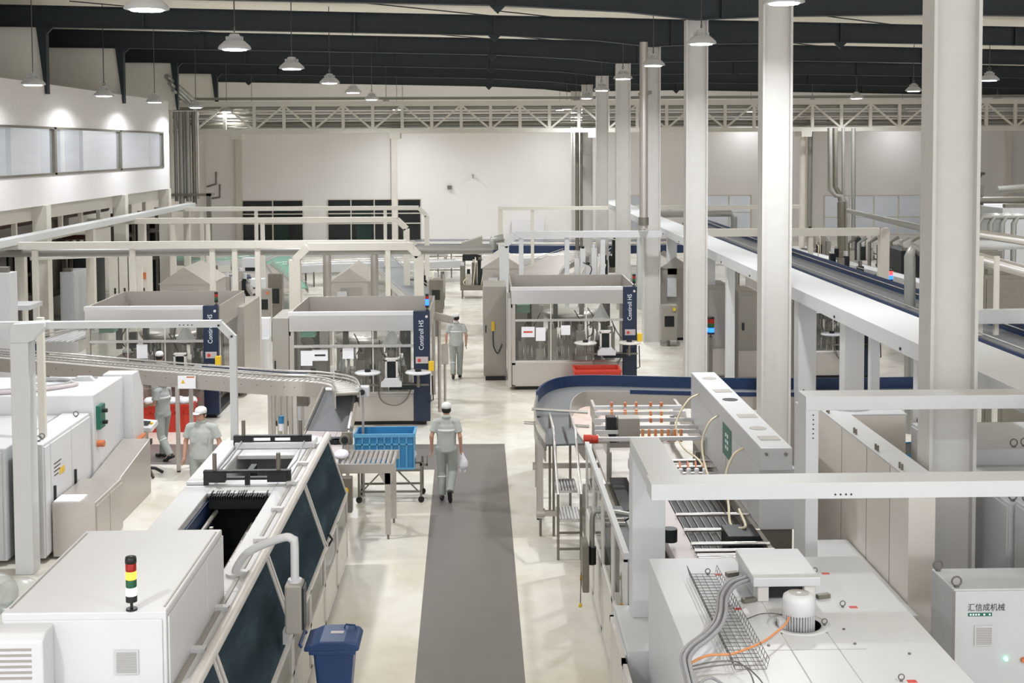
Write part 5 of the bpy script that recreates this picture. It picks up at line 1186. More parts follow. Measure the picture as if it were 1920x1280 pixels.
t = thing('side_trunking', 'long white trunking sloping away along the gallery wall on posts', 'frame', (-13, 40, 0))
MB().box(-13.35, -12.95, 22, 58, 3.62, 3.82).build('trunking', 'white2', t, bev=.006)
for y in (30, 36.5, 43, 49.5, 57): MB().box(-13.28, -13.02, y, y+.26, 0, 3.62).build('post', 'warm', t)
MB().tube([(-13.2, 37.5, 3.1), (-10.2, 39.5, 3.05)], .06, 8).build('tube_lamp', 'steel_lt', label='slanted pale tube under the gallery-side trunking', category='pipe')
# ================= far machines and conveyors =================
def Pz(px, py, z): q = at(px, py, z=z); return (q.x, q.y, z)
def hood(lab, px0, px1, pyb, ytop, Y, dep, m='steel', ridge=.5, col2=None):
    a = at(px0, pyb, y=Y); b = at(px1, pyb, y=Y); z1 = at(px0, ytop, y=Y).z; zr = z1+ridge
    t = thing('hooded_machine', lab, 'machine', ((a.x+b.x)/2, Y, 0), group='stainless machines with gabled covers'); zb = 0
    MB().box(a.x, b.x, Y, Y+dep, .1, z1).build('body', m, t); MB().box(a.x+.1, b.x-.1, Y+.1, Y+dep-.1, 0, .1).build('plinth', 'black', t)
    MB().prism([(a.x-.05, z1), (b.x+.05, z1), ((a.x+b.x)/2, zr)], Y-.05, Y+dep, 'y').build('gable_cover', m, t)
    MB().box((a.x+b.x)/2-.3, (a.x+b.x)/2+.4, Y-.02, Y, .8, z1-.2).build('door', 'greycab', t)
    MB().box(a.x+.2, a.x+.5, Y-.15, Y, z1-.9, z1-.3).build('control_box', 'coldgrey', t)
hood('stainless gabled machine cover behind the left labelling machine', 300, 392, 560, 533, 41, 2.6, ridge=.55)
hood('stainless gabled machine cover behind the middle labelling machine', 622, 690, 560, 528, 40.5, 3.0, ridge=.42)
hood('stainless gabled machine cover left of the right labelling machine', 905, 981, 560, 503, 42, 2.8, ridge=.45)
hood('stainless gabled machine cover behind the fourth column', 1238, 1296, 650, 503, 41, 2.8, 'greycab', .35)
# tall white cabinets on the left
t = thing('cabinet_row', 'row of tall cream cabinets behind the left portal posts', 'cabinet', (-13, 43, 0)); n = 0
for px0, px1, top in ((205, 224, 472), (224, 242, 474), (242, 260, 476), (260, 278, 478)):
    Y = 45.0; a = at(px0, 540, y=Y); b = at(px1, 540, y=Y); o = MB().box(a.x, b.x-.04, Y, Y+.8, .1, at(px0, top, y=Y).z).build('cabinet_body', 'warm', t)
    MB().box(b.x-.18, b.x-.12, Y-.02, Y, 1.2, 1.4).build('handle', 'black', o)
MB().box(at(205, 500, y=45).x, at(278, 500, y=45).x, 45.05, 45.7, 0, .1).build('plinth', 'black', t)
q = at(267, 517, y=44.95); MB().box(q.x-.12, q.x+.12, 44.96, 44.98, q.z-.12, q.z+.12).build('orange_mark', 'orange', t)
# machines under the gallery at left edge
def block(lab, cat, px0, px1, pyt, Y, dep, m='coldgrey', name='machine_block', z0=0, parts=()):
    a = at(px0, pyt, y=Y); b = at(px1, pyt, y=Y); t = thing(name, lab, cat, ((a.x+b.x)/2, Y, z0))
    MB().box(a.x, b.x, Y, Y+dep, z0, a.z).build('body', m, t, bev=.01)
    MB().box(a.x+.06, b.x-.06, Y-.015, Y, z0+.12, a.z-.1).build('door', m, t)
    MB().box(a.x+.1, b.x-.1, Y+.05, Y+.25, a.z, a.z+.12).build('top_box', 'steel_dk', t)
    return t
block('white machine block at the extreme left edge below the gallery', 'machine', -60, 20, 512, 29, .4, 'white')
block('grey machine with a conveyor mouth under the gallery', 'machine', 20, 92, 560, 47, 3, 'steel_dk')
block('pale cabinet under the gallery between cream posts', 'cabinet', 112, 138, 510, 45, 1.5, 'coldgrey')
block('dark process skid below the gallery beside the cream posts', 'machine', 140, 166, 480, 47, 2, 'dark')
for i, (px0, px1, py0, py1, Y) in enumerate(((0, 60, 500, 445, 50), (120, 160, 500, 440, 52), (212, 250, 480, 400, 54), (262, 310, 470, 395, 56))):
    a = at(px0, py0, y=Y); b = at(px1, py1, y=Y); t = thing('pipe_skid', ['leftmost dark pipe skid under the gallery', 'dark pipe skid left of the cream cabinets', 'dark pipe skid above the cream cabinets', 'dark pipe skid below the gallery corner'][i], 'pipework', ((a.x+b.x)/2, Y, 0))
    for z in (a.z-.3, (a.z+b.z)/2, b.z-.1): MB().tube([(a.x, Y, z), (b.x, Y, z)], .10, 8).build('header_pipe', 'steel_dk' if z < b.z-.2 else 'redhaze', t)
    for k in range(4): x = a.x+(b.x-a.x)*k/3; MB().box(x-.06, x+.06, Y-.06, Y+.06, 0, b.z).build('upright', 'steel_dk', t)
    MB().box(a.x, b.x, Y+.5, Y+1.5, 0, b.z-.5).build('tank', 'dark', t)
# red pipes high behind the strip windows
for i, z in enumerate((3.95, 3.7)):
    MB().tube([(GX-2.2-.3*i, 20, z), (GX-2.2-.3*i, 55.5, z)], .12, 8).build('red_pipe', 'redhaze', label=['upper dull red pipe behind the gallery strip windows', 'lower dull red pipe behind the gallery strip windows'][i], category='pipe')
# pale hanging tray below gallery
q = at(38, 572, y=34); MB().box(q.x-.5, q.x+.45, 33.4, 34.4, q.z-.06, q.z+.06).build('tray', 'white', label='small white tray sticking out at the left edge', category='tray'); MB().box(q.x-.05, q.x+.05, 33.9, 34, 0, q.z-.06).build('tray_stand', 'steel_dk', label='thin stand holding the small white tray', category='stand')
# glass conveyor hood at left (0-145,620-660)
def conv(lab, ctrl, w, belt, sidem, rails, side=.2, legs=True, gap=0, rail='steel_lt', smooth=True):
    n = len(ctrl)*8; L = tuple((i, s) for i in range(4, n-8, 12) for s in (1, -1)) if legs else ()
    return conveyor('bottle_conveyor', lab, ctrl, w, side, belt, sidem, rail, L, gap, rails, legm='steel_dk', smooth=smooth)
conv('conveyor with a blue guide behind the left portal post', [Pz(-90, 652, 1.3), Pz(0, 648, 1.3), Pz(70, 640, 1.3), Pz(150, 628, 1.3)], .9, 'belt', 'rail_blue', (.1,), .25)
t = thing('glazed_hood', 'glazed cover with slanting white bars over the left conveyor', 'cover', (-10, 27, 1.5))
for k in range(6): a = Vector(Pz(82+11*k, 640, 1.62)); MB().bar(a, a+Vector((.28, 1.7, .0)), .05, .03).build('bar', 'white2', t)
a = Vector(Pz(70, 642, 1.56)); b = Vector(Pz(150, 640, 1.56)); MB().box(a.x, b.x, a.y, a.y+1.9, 1.3, 1.58).build('glazed_top', 'steel_lt', t)
conv('long green-belted conveyor crossing in front of the far windows', [Pz(300, 478, 1.1), Pz(340, 485, 1.1), Pz(400, 487, 1.1), Pz(470, 480, 1.1), Pz(560, 472, 1.1), Pz(700, 471, 1.1), Pz(840, 470, 1.1)], 1.5, 'green', 'coldgrey', (.12,), .22)
conv('green conveyor branch running towards the middle labelling machine', [Pz(545, 480, 1.1), Pz(520, 492, 1.1), Pz(530, 510, 1.1), Pz(552, 540, 1.1)], 1.0, 'green', 'steel_lt', (.12,), .2)
conv('silver bottle lanes sloping down left of the green branch', [Pz(470, 496, 1.15), Pz(490, 515, 1.15), Pz(520, 548, 1.15)], 1.7, 'steel_lt', 'steel', (.1, .2), .2, gap=.25)
conv('green conveyor branch behind the inner portal posts', [Pz(712, 478, 1.1), Pz(730, 500, 1.1), Pz(760, 530, 1.1), Pz(800, 560, 1.1)], 1.1, 'belt', 'steel_lt', (.12,), .2)
conv('dark-blue railed conveyor behind the left gabled cover', [Pz(330, 522, 1.2), Pz(400, 520, 1.2), Pz(470, 518, 1.2)], .9, 'navy', 'rail_blue', (.15,), .35)
conv('grey accumulation conveyor beyond the aisle end', [Pz(520, 500, .95), Pz(640, 494, .95), Pz(760, 492, .95), Pz(860, 488, .95)], 1.0, 'coldgrey', 'coldgrey', (.15,), .3)
conv('long dark-blue railed conveyor along the back of the hall', [Pz(780, 459, 1.1), Pz(900, 459, 1.1), Pz(1100, 460, 1.1), Pz(1300, 458, 1.1), Pz(1480, 456, 1.1)], .9, 'belt', 'rail_blue', (.25,), .4, rail='rail_blue')
conv('pale conveyor lane in front of the long blue-railed one', [Pz(900, 485, 1.0), Pz(1010, 483, 1.0), Pz(1150, 480, 1.0)], .9, 'coldgrey', 'coldgrey', (.15,), .35)
conv('silver bottle lanes fanning towards the right labelling machine', [Pz(1090, 470, 1.1), Pz(1040, 490, 1.1), Pz(1010, 510, 1.1), Pz(1000, 545, 1.1)], 1.8, 'steel_lt', 'steel', (.1,), .2, gap=.25)
rc = conv('raised blue-sided conveyor running along the right bay beside the long trunking', [(9.5, 20.5, 2.75), (9.5, 32, 2.75), (9.5, 45, 2.75), (9.6, 58, 2.75)], .9, 'belt', 'rail_blue', (.12,), .35)
for o0 in (.49, -.52): ribbon(MB(), path_frames(curve_pts([(9.5, 20.5, 2.75), (9.5, 32, 2.75), (9.5, 45, 2.75), (9.6, 58, 2.75)], 8)), o0, o0+.03, -.3, .22 if o0 < 0 else .04).build('blue_guide', 'rail_blue', rc)
conv('white-covered bottle duct running down the right bay', [(15.5, 27, 1.75), (14.8, 38, 1.75), (14.2, 50, 1.7), (13.6, 62, 1.6)], .55, 'white2', 'white2', (), .18)
# aisle-end rack with steel bars
t = thing('gate_rack', 'low steel bar rack closing the aisle at its far end', 'rack', (-2, 60, 0)); a = Vector(Pz(795, 482, 1.0)); b = Vector(Pz(872, 482, 1.0))
for z in (.35, .6, 1.0): MB().box(a.x, b.x, a.y, a.y+.05, z, z+.05).build('rail', 'steel_dk', t)
for k in range(4): x = a.x+(b.x-a.x-.05)*k/3; MB().box(x, x+.06, a.y-.02, a.y+.06, 0, 1.2).build('post', 'steel_dk', t)
t = thing('chute_stand', 'dark steel chute with grey hood right of the aisle end', 'chute', Pz(885, 520, 0))
a = Vector(Pz(885, 522, 0)); MB().prism([(a.x-.5, 1.3), (a.x+.5, 1.1), (a.x+.5, 2.0), (a.x-.5, 1.7)], a.y, a.y+.9).build('chute_hood', 'greycab', t); MB().box(a.x-.45, a.x+.45, a.y, a.y+.9, .85, 1.12).build('chute_body', 'dark', t)
for x in (a.x-.45, a.x+.4): MB().box(x, x+.06, a.y, a.y+.06, 0, .9).build('leg', 'steel_dk', t); MB().box(x, x+.06, a.y+.8, a.y+.86, 0, .9).build('leg', 'steel_dk', t)
# small equipment
def unit(name, lab, cat, px, pyb, w, d, h, m='coldgrey', z=0, btn=None):
    q = at(px, pyb, z=0); t = thing(name, lab, cat, (q.x, q.y, 0))
    MB().box(q.x-w/2, q.x+w/2, q.y, q.y+d, z, h).build('body', m, t, bev=.01)
    if z: MB().box(q.x-.04, q.x+.04, q.y+d/2-.04, q.y+d/2+.04, 0, z).build('stand', 'steel_dk', t)
    MB().box(q.x-w*.3, q.x+w*.3, q.y-.015, q.y, h-(h-z)*.6, h-(h-z)*.3).build('screen', 'black', t)
    if btn: MB().cyl((q.x+w*.3, q.y-.04, h-.12), .05, .05, 10, 'y').build('button', btn, t)
    return t
unit('terminal', 'grey terminal with orange button left of the middle labelling machine', 'control panel', 496, 660, .42, .3, 1.95, 'greycab', .9, 'orange')
unit('terminal', 'taller steel terminal box behind the orange-buttoned terminal', 'control panel', 517, 640, .45, .35, 2.2, 'steel_dk', .6)
unit('terminal', 'small steel box beside the blue signal light', 'control panel', 818, 632, .45, .4, 1.9, 'steel_dk', .8)
unit('terminal', 'pale equipment box among the silver bottle lanes', 'control panel', 470, 560, .7, .5, 1.7, 'white', .4)
unit('terminal', 'white valve box left of the portal post', 'control panel', 483, 600, .5, .5, 1.5, 'white', .5)
unit('terminal', 'dark box right of the grey cabinets in the right bay', 'control panel', 1255, 650, .5, .4, 1.3, 'greycab', .2, 'yellow')
q = at(470, 695, z=0); t = thing('test_bench', 'pale test bench with red and green panel between two labelling machines', 'bench', (q.x, q.y, 0))
MB().box(q.x-.5, q.x+.5, q.y, q.y+.6, .0, .9).build('body', 'white', t, bev=.01); MB().box(q.x-.35, q.x+.5, q.y+.25, q.y+.6, .9, 1.45).build('upright', 'paper', t)
MB().box(q.x-.1, q.x+.25, q.y+.23, q.y+.25, 1.0, 1.1).build('red_strip', 'redink', t); MB().box(q.x-.05, q.x+.12, q.y+.23, q.y+.25, 1.2, 1.32).build('green_display', 'signgreen', t)
q = at(452, 720, z=0); t = thing('side_cabinet', 'low stainless cabinet with white bag beside the left labelling machine', 'cabinet', (q.x, q.y, 0)); MB().box(q.x-.4, q.x+.4, q.y, q.y+.7, .05, .95).build('body', 'steel_dk', t, bev=.01)
MB().ell((q.x+.1, q.y+.3, 1.03), (.18, .15, .10)).build('white_bag', 'plasticbag', t)
# tall cabinets right of left labeller
t = thing('electrical_cabinet', 'tall stainless cabinet column right of the left labelling machine', 'cabinet', (-5.7, 32.6, 0), group='grey cabinets beside labelling machines')
a = at(420, 640, y=32.2); b = at(458, 640, y=32.2); MB().box(a.x, b.x, 32.2, 34.5, .1, 2.3).build('body', 'steel', t, bev=.01); MB().box(a.x+.03, b.x-.03, 32.18, 32.2, .2, 2.2).build('door', 'steel', t)
# worker-side swing arm at right of middle labeller
t = thing('swing_arm', 'stainless swing arm with small screen beside the middle labelling machine', 'control panel', (-1.0, 30, 0))
MB().bar((-1.15, 30.2, 2.3), (-.72, 30.1, 2.2), .14, .16).build('arm', 'steel', t); MB().cyl((-.9, 29.6, 0), .03, 1.5, 10).build('pole', 'steel', t); MB().box(-.98, -.82, 29.5, 29.75, 1.25, 1.7).build('screen_box', 'steel', t, bev=.01); MB().cyl((-1.05, 30.2, 0), .04, 2.3, 10).build('pole', 'steel', t)
# right bay: fourth labelling machine and cabinets
labeller('fourth labelling machine half hidden behind the trunking in the right bay', 7.65, 10.25, 10.60, 34.0, 3.0, 2.48, None, 4, [], ('small dark signal tower on the half-hidden labelling machine', [('green_segment', 'l_green'), ('red_segment', 'l_red')], 'half-hidden labelling machine'))
for i, (x0, x1, y) in enumerate(((6.95, 7.35, 33.3), (7.4, 7.95, 32.4))):
    pass
for i, (px0, px1, Y) in enumerate(((1328, 1368, 34), (1384, 1424, 33.6))):
    a = at(px0, 560, y=Y); b = at(px1, 560, y=Y); t = thing('electrical_cabinet', ['grey-beige cabinet just right of the third column with a blue-lit signal light', 'grey-beige cabinet left of the second column with green marks'][i], 'cabinet', ((a.x+b.x)/2, Y, 0), group='grey cabinets in the right bay')
    MB().box(a.x, b.x, Y, Y+1.4, .1, 2.55-.12*i).build('body', 'greycab', t, bev=.01); MB().box(a.x+.02, b.x-.02, Y-.02, Y, .9, 2.45-.12*i).build('door', 'greycab', t); MB().box(a.x+.02, b.x-.02, Y-.015, Y, .15, .85).build('lower_door', 'steel', t)
    MB().box(a.x+.1, a.x+.16, Y-.05, Y-.02, 1.4, 1.6).build('handle', 'black' if i else 'yellow', t)
q = at(1334, 632, y=33.5); MB().box(q.x-.05, q.x+.05, 33.6, 33.7, 0, q.z).build('lamp_post', 'steel_dk', label='thin post under the blue-lit signal light', category='post')
signal_tower('signal_tower', 'signal tower with lit blue segment right of the third column', (q.x, 33.6, q.z), [('blue_segment', 'l_blue'), ('green_segment', 'l_green'), ('red_segment', 'l_red')], .09, .12)
q = at(1669, 530, y=42.5); MB().box(q.x-.06, q.x+.06, 42.5, 42.62, 0, q.z).build('lamp_post', 'steel_dk', label='thin post under the red and blue signal light', category='post')
signal_tower('signal_tower', 'signal tower with red over blue lit segments at the right-bay portal post', (q.x, 42.5, q.z), [('blue_segment', 'l_blue'), ('red_segment', 'l_redon')], .09, .14)
# pipes and machines in the right bay
def pipe_px(lab, pts, Y, r, m='pipe'): return MB().tube([Vector(Pcy) for Pcy in [tuple(at(a, b, y=Y+(k*.001))) for k, (a, b) in enumerate(pts)]], r, 10).build('bay_pipe', m, label=lab, category='pipe')
pipe_px('silver pipe ending in a downward bend right of the third column', [(1215, 402), (1370, 400), (1376, 408), (1376, 540)], 50, .13, 'pipe')
pipe_px('bent grey pipe with a round shoulder beside the big column', [(1728, 472), (1712, 462), (1706, 480), (1706, 820)], 27.5, .12, 'pipe')
pipe_px('long silver pipe crossing at the right edge above the machines', [(1825, 437), (1925, 452)], 27, .10, 'steel_lt')
pipe_px('thick silver pipe sloping at the right edge', [(1825, 482), (1925, 510)], 25, .13, 'steel_lt')
pipe_px('pale horizontal duct at the right edge', [(1825, 460), (1925, 458)], 31, .12, 'white2')
pipe_px('pale header pipe high at the right edge', [(1870, 356), (1925, 352)], 45, .14, 'pipe')
for i, (px0, px1, pyt, Y, m) in enumerate(((1640, 1690, 500, 52, 'greycab'), (1690, 1728, 470, 47, 'dark'), (1500, 1545, 470, 64, 'coldgrey'), (1560, 1640, 470, 60, 'greycab'), (1880, 1960, 390, 40, 'coldgrey'), (1830, 1880, 470, 36, 'steel_dk'), (1845, 1960, 515, 28, 'steel_dk'))):
    block(['grey machine block behind the right-bay portal post', 'dark machine cell left of the big column', 'pale machine block far behind the second column', 'grey-beige machine behind the thick standing pipe', 'pale upright tank cabinet at the right edge', 'dull steel machine right of the big column', 'steel machine with windows at the right edge'][i], 'machine', px0, px1, pyt, Y, 3, m)
for k in range(7):
    a = at(1590+20*k, 470, y=49+k*.1); MB().tube([(a.x, a.y, 0), (a.x, a.y, 2.5), (a.x+.3, a.y, 2.7)], .07, 8).build('riser_pipe', 'pipe' if k % 2 else 'steel_dk', label='thin bent riser pipe standing among the right-bay machines', category='pipe', group='thin riser pipes in the right bay')
for k in range(4):
    a = at(1835+22*k, 400, y=38); MB().tube([(a.x, a.y, 0), (a.x, a.y, a.z-.3), (a.x+.12, a.y, a.z-.1), (a.x+.6, a.y, a.z-.08)], .09, 8).build('bent_pipe', 'pipe', label='bent silver pipe at the right edge beyond the big column', category='pipe', group='bent pipes at the right edge')
t = thing('pipe_gantry', 'dark stacked pipe gantry high at the right edge', 'pipework', (17, 42, 0))
for k, (pa, pb) in enumerate(((1828, 375), (1828, 392), (1828, 408))):
    a = at(pa, pb, y=42); MB().tube([a, a+Vector((4, 0, 0))], .11, 8).build('header_pipe', 'steel_dk', t)
for x in (0.2, 2.0, 3.8): MB().box(a.x+x, a.x+x+.12, 42.1, 42.2, 0, a.z+1.1).build('upright', 'steel_dk', t)
# white handrail and grey frame right of the big column
t = thing('grey_gangway', 'grey steel beam gangway crossing behind the big column', 'beam', (9, 23, 0)); a = at(1826, 590, y=23.5); b = at(1925, 590, y=23.5)
MB().box(a.x-.5, b.x+.6, 23.4, 23.6, a.z-.16, a.z+.1).build('beam', 'coldgrey', t)
for px in (1838, 1868): x = at(px, 560, y=23.5).x; MB().box(x-.04, x+.04, 23.46, 23.54, 0, at(px, 480, y=23.5).z).build('post', 'warm', t)
# roller table and metal work at right
t = thing('roller_table', 'roller conveyor with shiny metal tray right of the big column', 'conveyor', (8, 18.3, 0))
for k in range(10): x = 7.0+.22*k; MB().cyl((x, 17.9, .72), .04, 1.2, 10, 'y').build('roller', 'steel_lt', t)
for y in (17.9, 19.1): MB().box(6.9, 9.3, y-.03, y+.03, .6, .8).build('side_rail', 'steel_dk', t)
for x in (7.0, 9.2):
    for y in (17.95, 19.05): MB().box(x-.04, x+.04, y-.04, y+.04, 0, .62).build('leg', 'steel_dk', t)
MB().box(7.6, 8.8, 19.9, 21.2, 1.02, 1.06).build('metal_tray', 'steel_lt', label='shiny flat metal tray above the right roller conveyor', category='tray')
t = thing('steel_rack', 'dark steel frame holding the shiny tray at right', 'frame', (8.2, 20.5, 0))
for x in (7.6, 8.75):
    for y in (19.9, 21.15): MB().box(x-.04, x+.04, y-.04, y+.04, 0, 1.9).build('post', 'steel_dk', t)
for y in (19.9, 21.15): MB().box(7.56, 8.79, y-.02, y+.02, .94, 1.01).build('cross_bar', 'dark', t)
MB().box(7.56, 8.79, 19.88, 19.92, 1.84, 1.9).build('cross_bar', 'steel_dk', t)
# blue tray conveyor behind posts
conv('grey chain conveyor with light-blue sides behind the trunking posts', [(6.9, 21.6, 1.05), (8.0, 21.8, 1.05), (9.4, 21.9, 1.05)], .8, 'belt', 'crate_blue', (), .18, legs=False)
MB().box(7.0, 9.3, 21.5, 22.1, 0, .8).build('conveyor_base', 'dark', label='dark base cabinet under the light-blue sided conveyor', category='cabinet')
# cluttered valve and motor stations between the labelling machines
vs_ = [('white valve station with small motors behind the left labelling machine', 440, 590, 1.6, 'white', 41), ('steel filling station with grey hoses behind the orange-buttoned terminal', 472, 640, 1.5, 'steel', 42), 
  ('compact steel station behind the blue signal light', 800, 580, 1.4, 'steel_dk', 44), ('cluttered steel station left of the right labelling machine', 895, 560, 1.7, 'steel_dk', 45), ('white motor station behind the right labelling machine', 1110, 548, 1.9, 'white', 46),
  ('dark motor station behind the right labelling machine near the columns', 1150, 525, 1.9, 'dark', 47), ('tall dark station in the right bay just right of the second column', 1535, 590, 2.5, 'dark', 51), ('steel station under the raised blue conveyor in the right bay', 1600, 600, 2.3, 'steel_dk', 52), ('far steel station below the thick standing pipe', 1640, 545, 2.4, 'steel_dk', 53), ('dark station left of the big column in the right bay', 1690, 575, 2.5, 'dark', 54), ('far grey station behind the right-bay portal', 1545, 530, 2.4, 'greycab', 55), ('dark valve station below the long trunking in the right bay', 1500, 600, 1.7, 'dark', 48)]
for lab, px, py, h, m, sd in vs_:
    rn = random.Random(sd); q = at(px, py, z=0); t = thing('valve_station', lab, 'machine', (q.x, q.y, 0), group='small valve and motor stations')
    MB().box(q.x-.7, q.x+.7, q.y, q.y+.9, .35, .55).build('bed', 'steel_dk', t)
    for sx_ in (-.65, .6):
        for sy_ in (.03, .83): MB().box(q.x+sx_, q.x+sx_+.06, q.y+sy_, q.y+sy_+.06, 0, .35).build('leg', 'steel_dk', t)
    for k in range(6):
        x = q.x-.6+1.2*k/5; y = q.y+.2+rn.random()*.5; hh = .55+(h-.55)*rn.uniform(.4, 1)
        MB().box(x-.11, x+.11, y-.1, y+.1, .55, hh).build('unit', rn.choice([m, m, 'steel', 'dark']), t)
        MB().cyl((x, y, hh), .07, rn.uniform(.1, .22), 12).build('motor', rn.choice(['white', 'coldgrey', 'dark', m]), t)
    for k in range(4):
        x = q.x-.5+.33*k; z = .7+rn.random()*(h-.8); MB().tube(curve_pts([(x, q.y+.1, .55), (x+rn.uniform(-.2, .2), q.y-.05, z), (x+rn.uniform(-.3, .3), q.y+.3, z+.2)], 5), .022, 6).build('hose', rn.choice(['cable', 'black', 'hose']), t)
# small things on back wall
q = at(843, 351, y=YB); MB().box(q.x-.14, q.x+.14, YB-.25, YB, q.z-.12, q.z+.12).build('wall_box', 'steel_dk', label='small grey box fixed to the back wall', category='box')
q = at(887, 328, y=YB); t = thing('security_camera', 'small security camera on the back wall above the grey box', 'camera', (q.x, YB, q.z))
MB().cyl((q.x, YB-.6, q.z), .07, .4, 10, 'y').build('body', 'greycab', t); MB().bar((q.x, YB-.3, q.z-.05), (q.x, YB, q.z-.2), .05).build('bracket', 'steel_dk', t)
q = at(1838, 325, y=YB); t = thing('security_camera', 'small security camera on the back wall right of the big column', 'camera', (q.x, YB, q.z))
MB().cyl((q.x, YB-.6, q.z), .09, .45, 10, 'y').build('body', 'steel_dk', t); MB().bar((q.x, YB-.3, q.z-.05), (q.x, YB, q.z-.25), .06).build('bracket', 'steel_dk', t)
q = at(985, 430, y=YB); MB().box(q.x-.9, q.x+1.2, YB-.5, YB-.05, 0, 1.4).build('door_block', 'paper', label='white door block with small window by the far pale portal', category='door')
# ================= people =================
def cap3(mb, a, b, r1, r2, n=12):
    a, b = Vector(a), Vector(b); mb.tube([a, b], r1, n, rs=[r1, r2]); mb.ell(a, (r1, r1, r1), n, 8); mb.ell(b, (r2, r2, r2), n, 8)
def loft(mb, rings, n=20):
    vs = []; fs = []
    for (c, rx, ry) in rings:
        c = Vector(c); vs += [c+Vector((rx*math.cos(2*math.pi*k/n), ry*math.sin(2*math.pi*k/n), 0)) for k in range(n)]
    for i in range(len(rings)-1):
        for k in range(n): fs.append((i*n+k, i*n+(k+1) % n, (i+1)*n+(k+1) % n, (i+1)*n+k))
    fs += [tuple(reversed(range(n))), tuple((len(rings)-1)*n+k for k in range(n))]
    mb._add(vs, fs, True)
def organic(ob, vox, sm=3):
    r = ob.modifiers.new('remesh', 'REMESH'); r.mode = 'VOXEL'; r.voxel_size = vox; r.use_smooth_shade = True
    if sm: s = ob.modifiers.new('smooth', 'SMOOTH'); s.iterations = sm; s.factor = .5
    return ob
def hand(mb, w, d, side, curl=.5):
    """palm and five fingers from wrist w along direction d; side +1/-1 is where the thumb goes (local X)"""
    w = Vector(w); d = Vector(d).normalized(); s = d.cross(Vector((1, 0, 0)));
    s = s.normalized() if s.length > .1 else Vector((0, 1, 0)); t = s.cross(d).normalized()     # s: across the palm (fore-aft), t: palm normal
    cap3(mb, w, w+d*.05, .024, .028, 8)
    for k, (o, L) in enumerate(((-.030, .062), (-.010, .075), (.010, .080), (.030, .070))):
        b = w+d*.075+s*o; mb.ell(w+d*.055+s*o*.8, (.016, .016, .022), 8, 6); m = b+d*(L*.5)+t*(side*.012*curl); e = m+d*(L*.42)+t*(side*.03*curl)
        cap3(mb, b, m, .0095, .0088, 8); cap3(mb, m, e, .0088, .0075, 8)
    b = w+d*.03+s*.026; m = b+d*.03+s*.026+t*side*.01; cap3(mb, b, m, .012, .0105, 8); cap3(mb, m, m+d*.03+s*.006+t*side*.01, .0105, .009, 8)
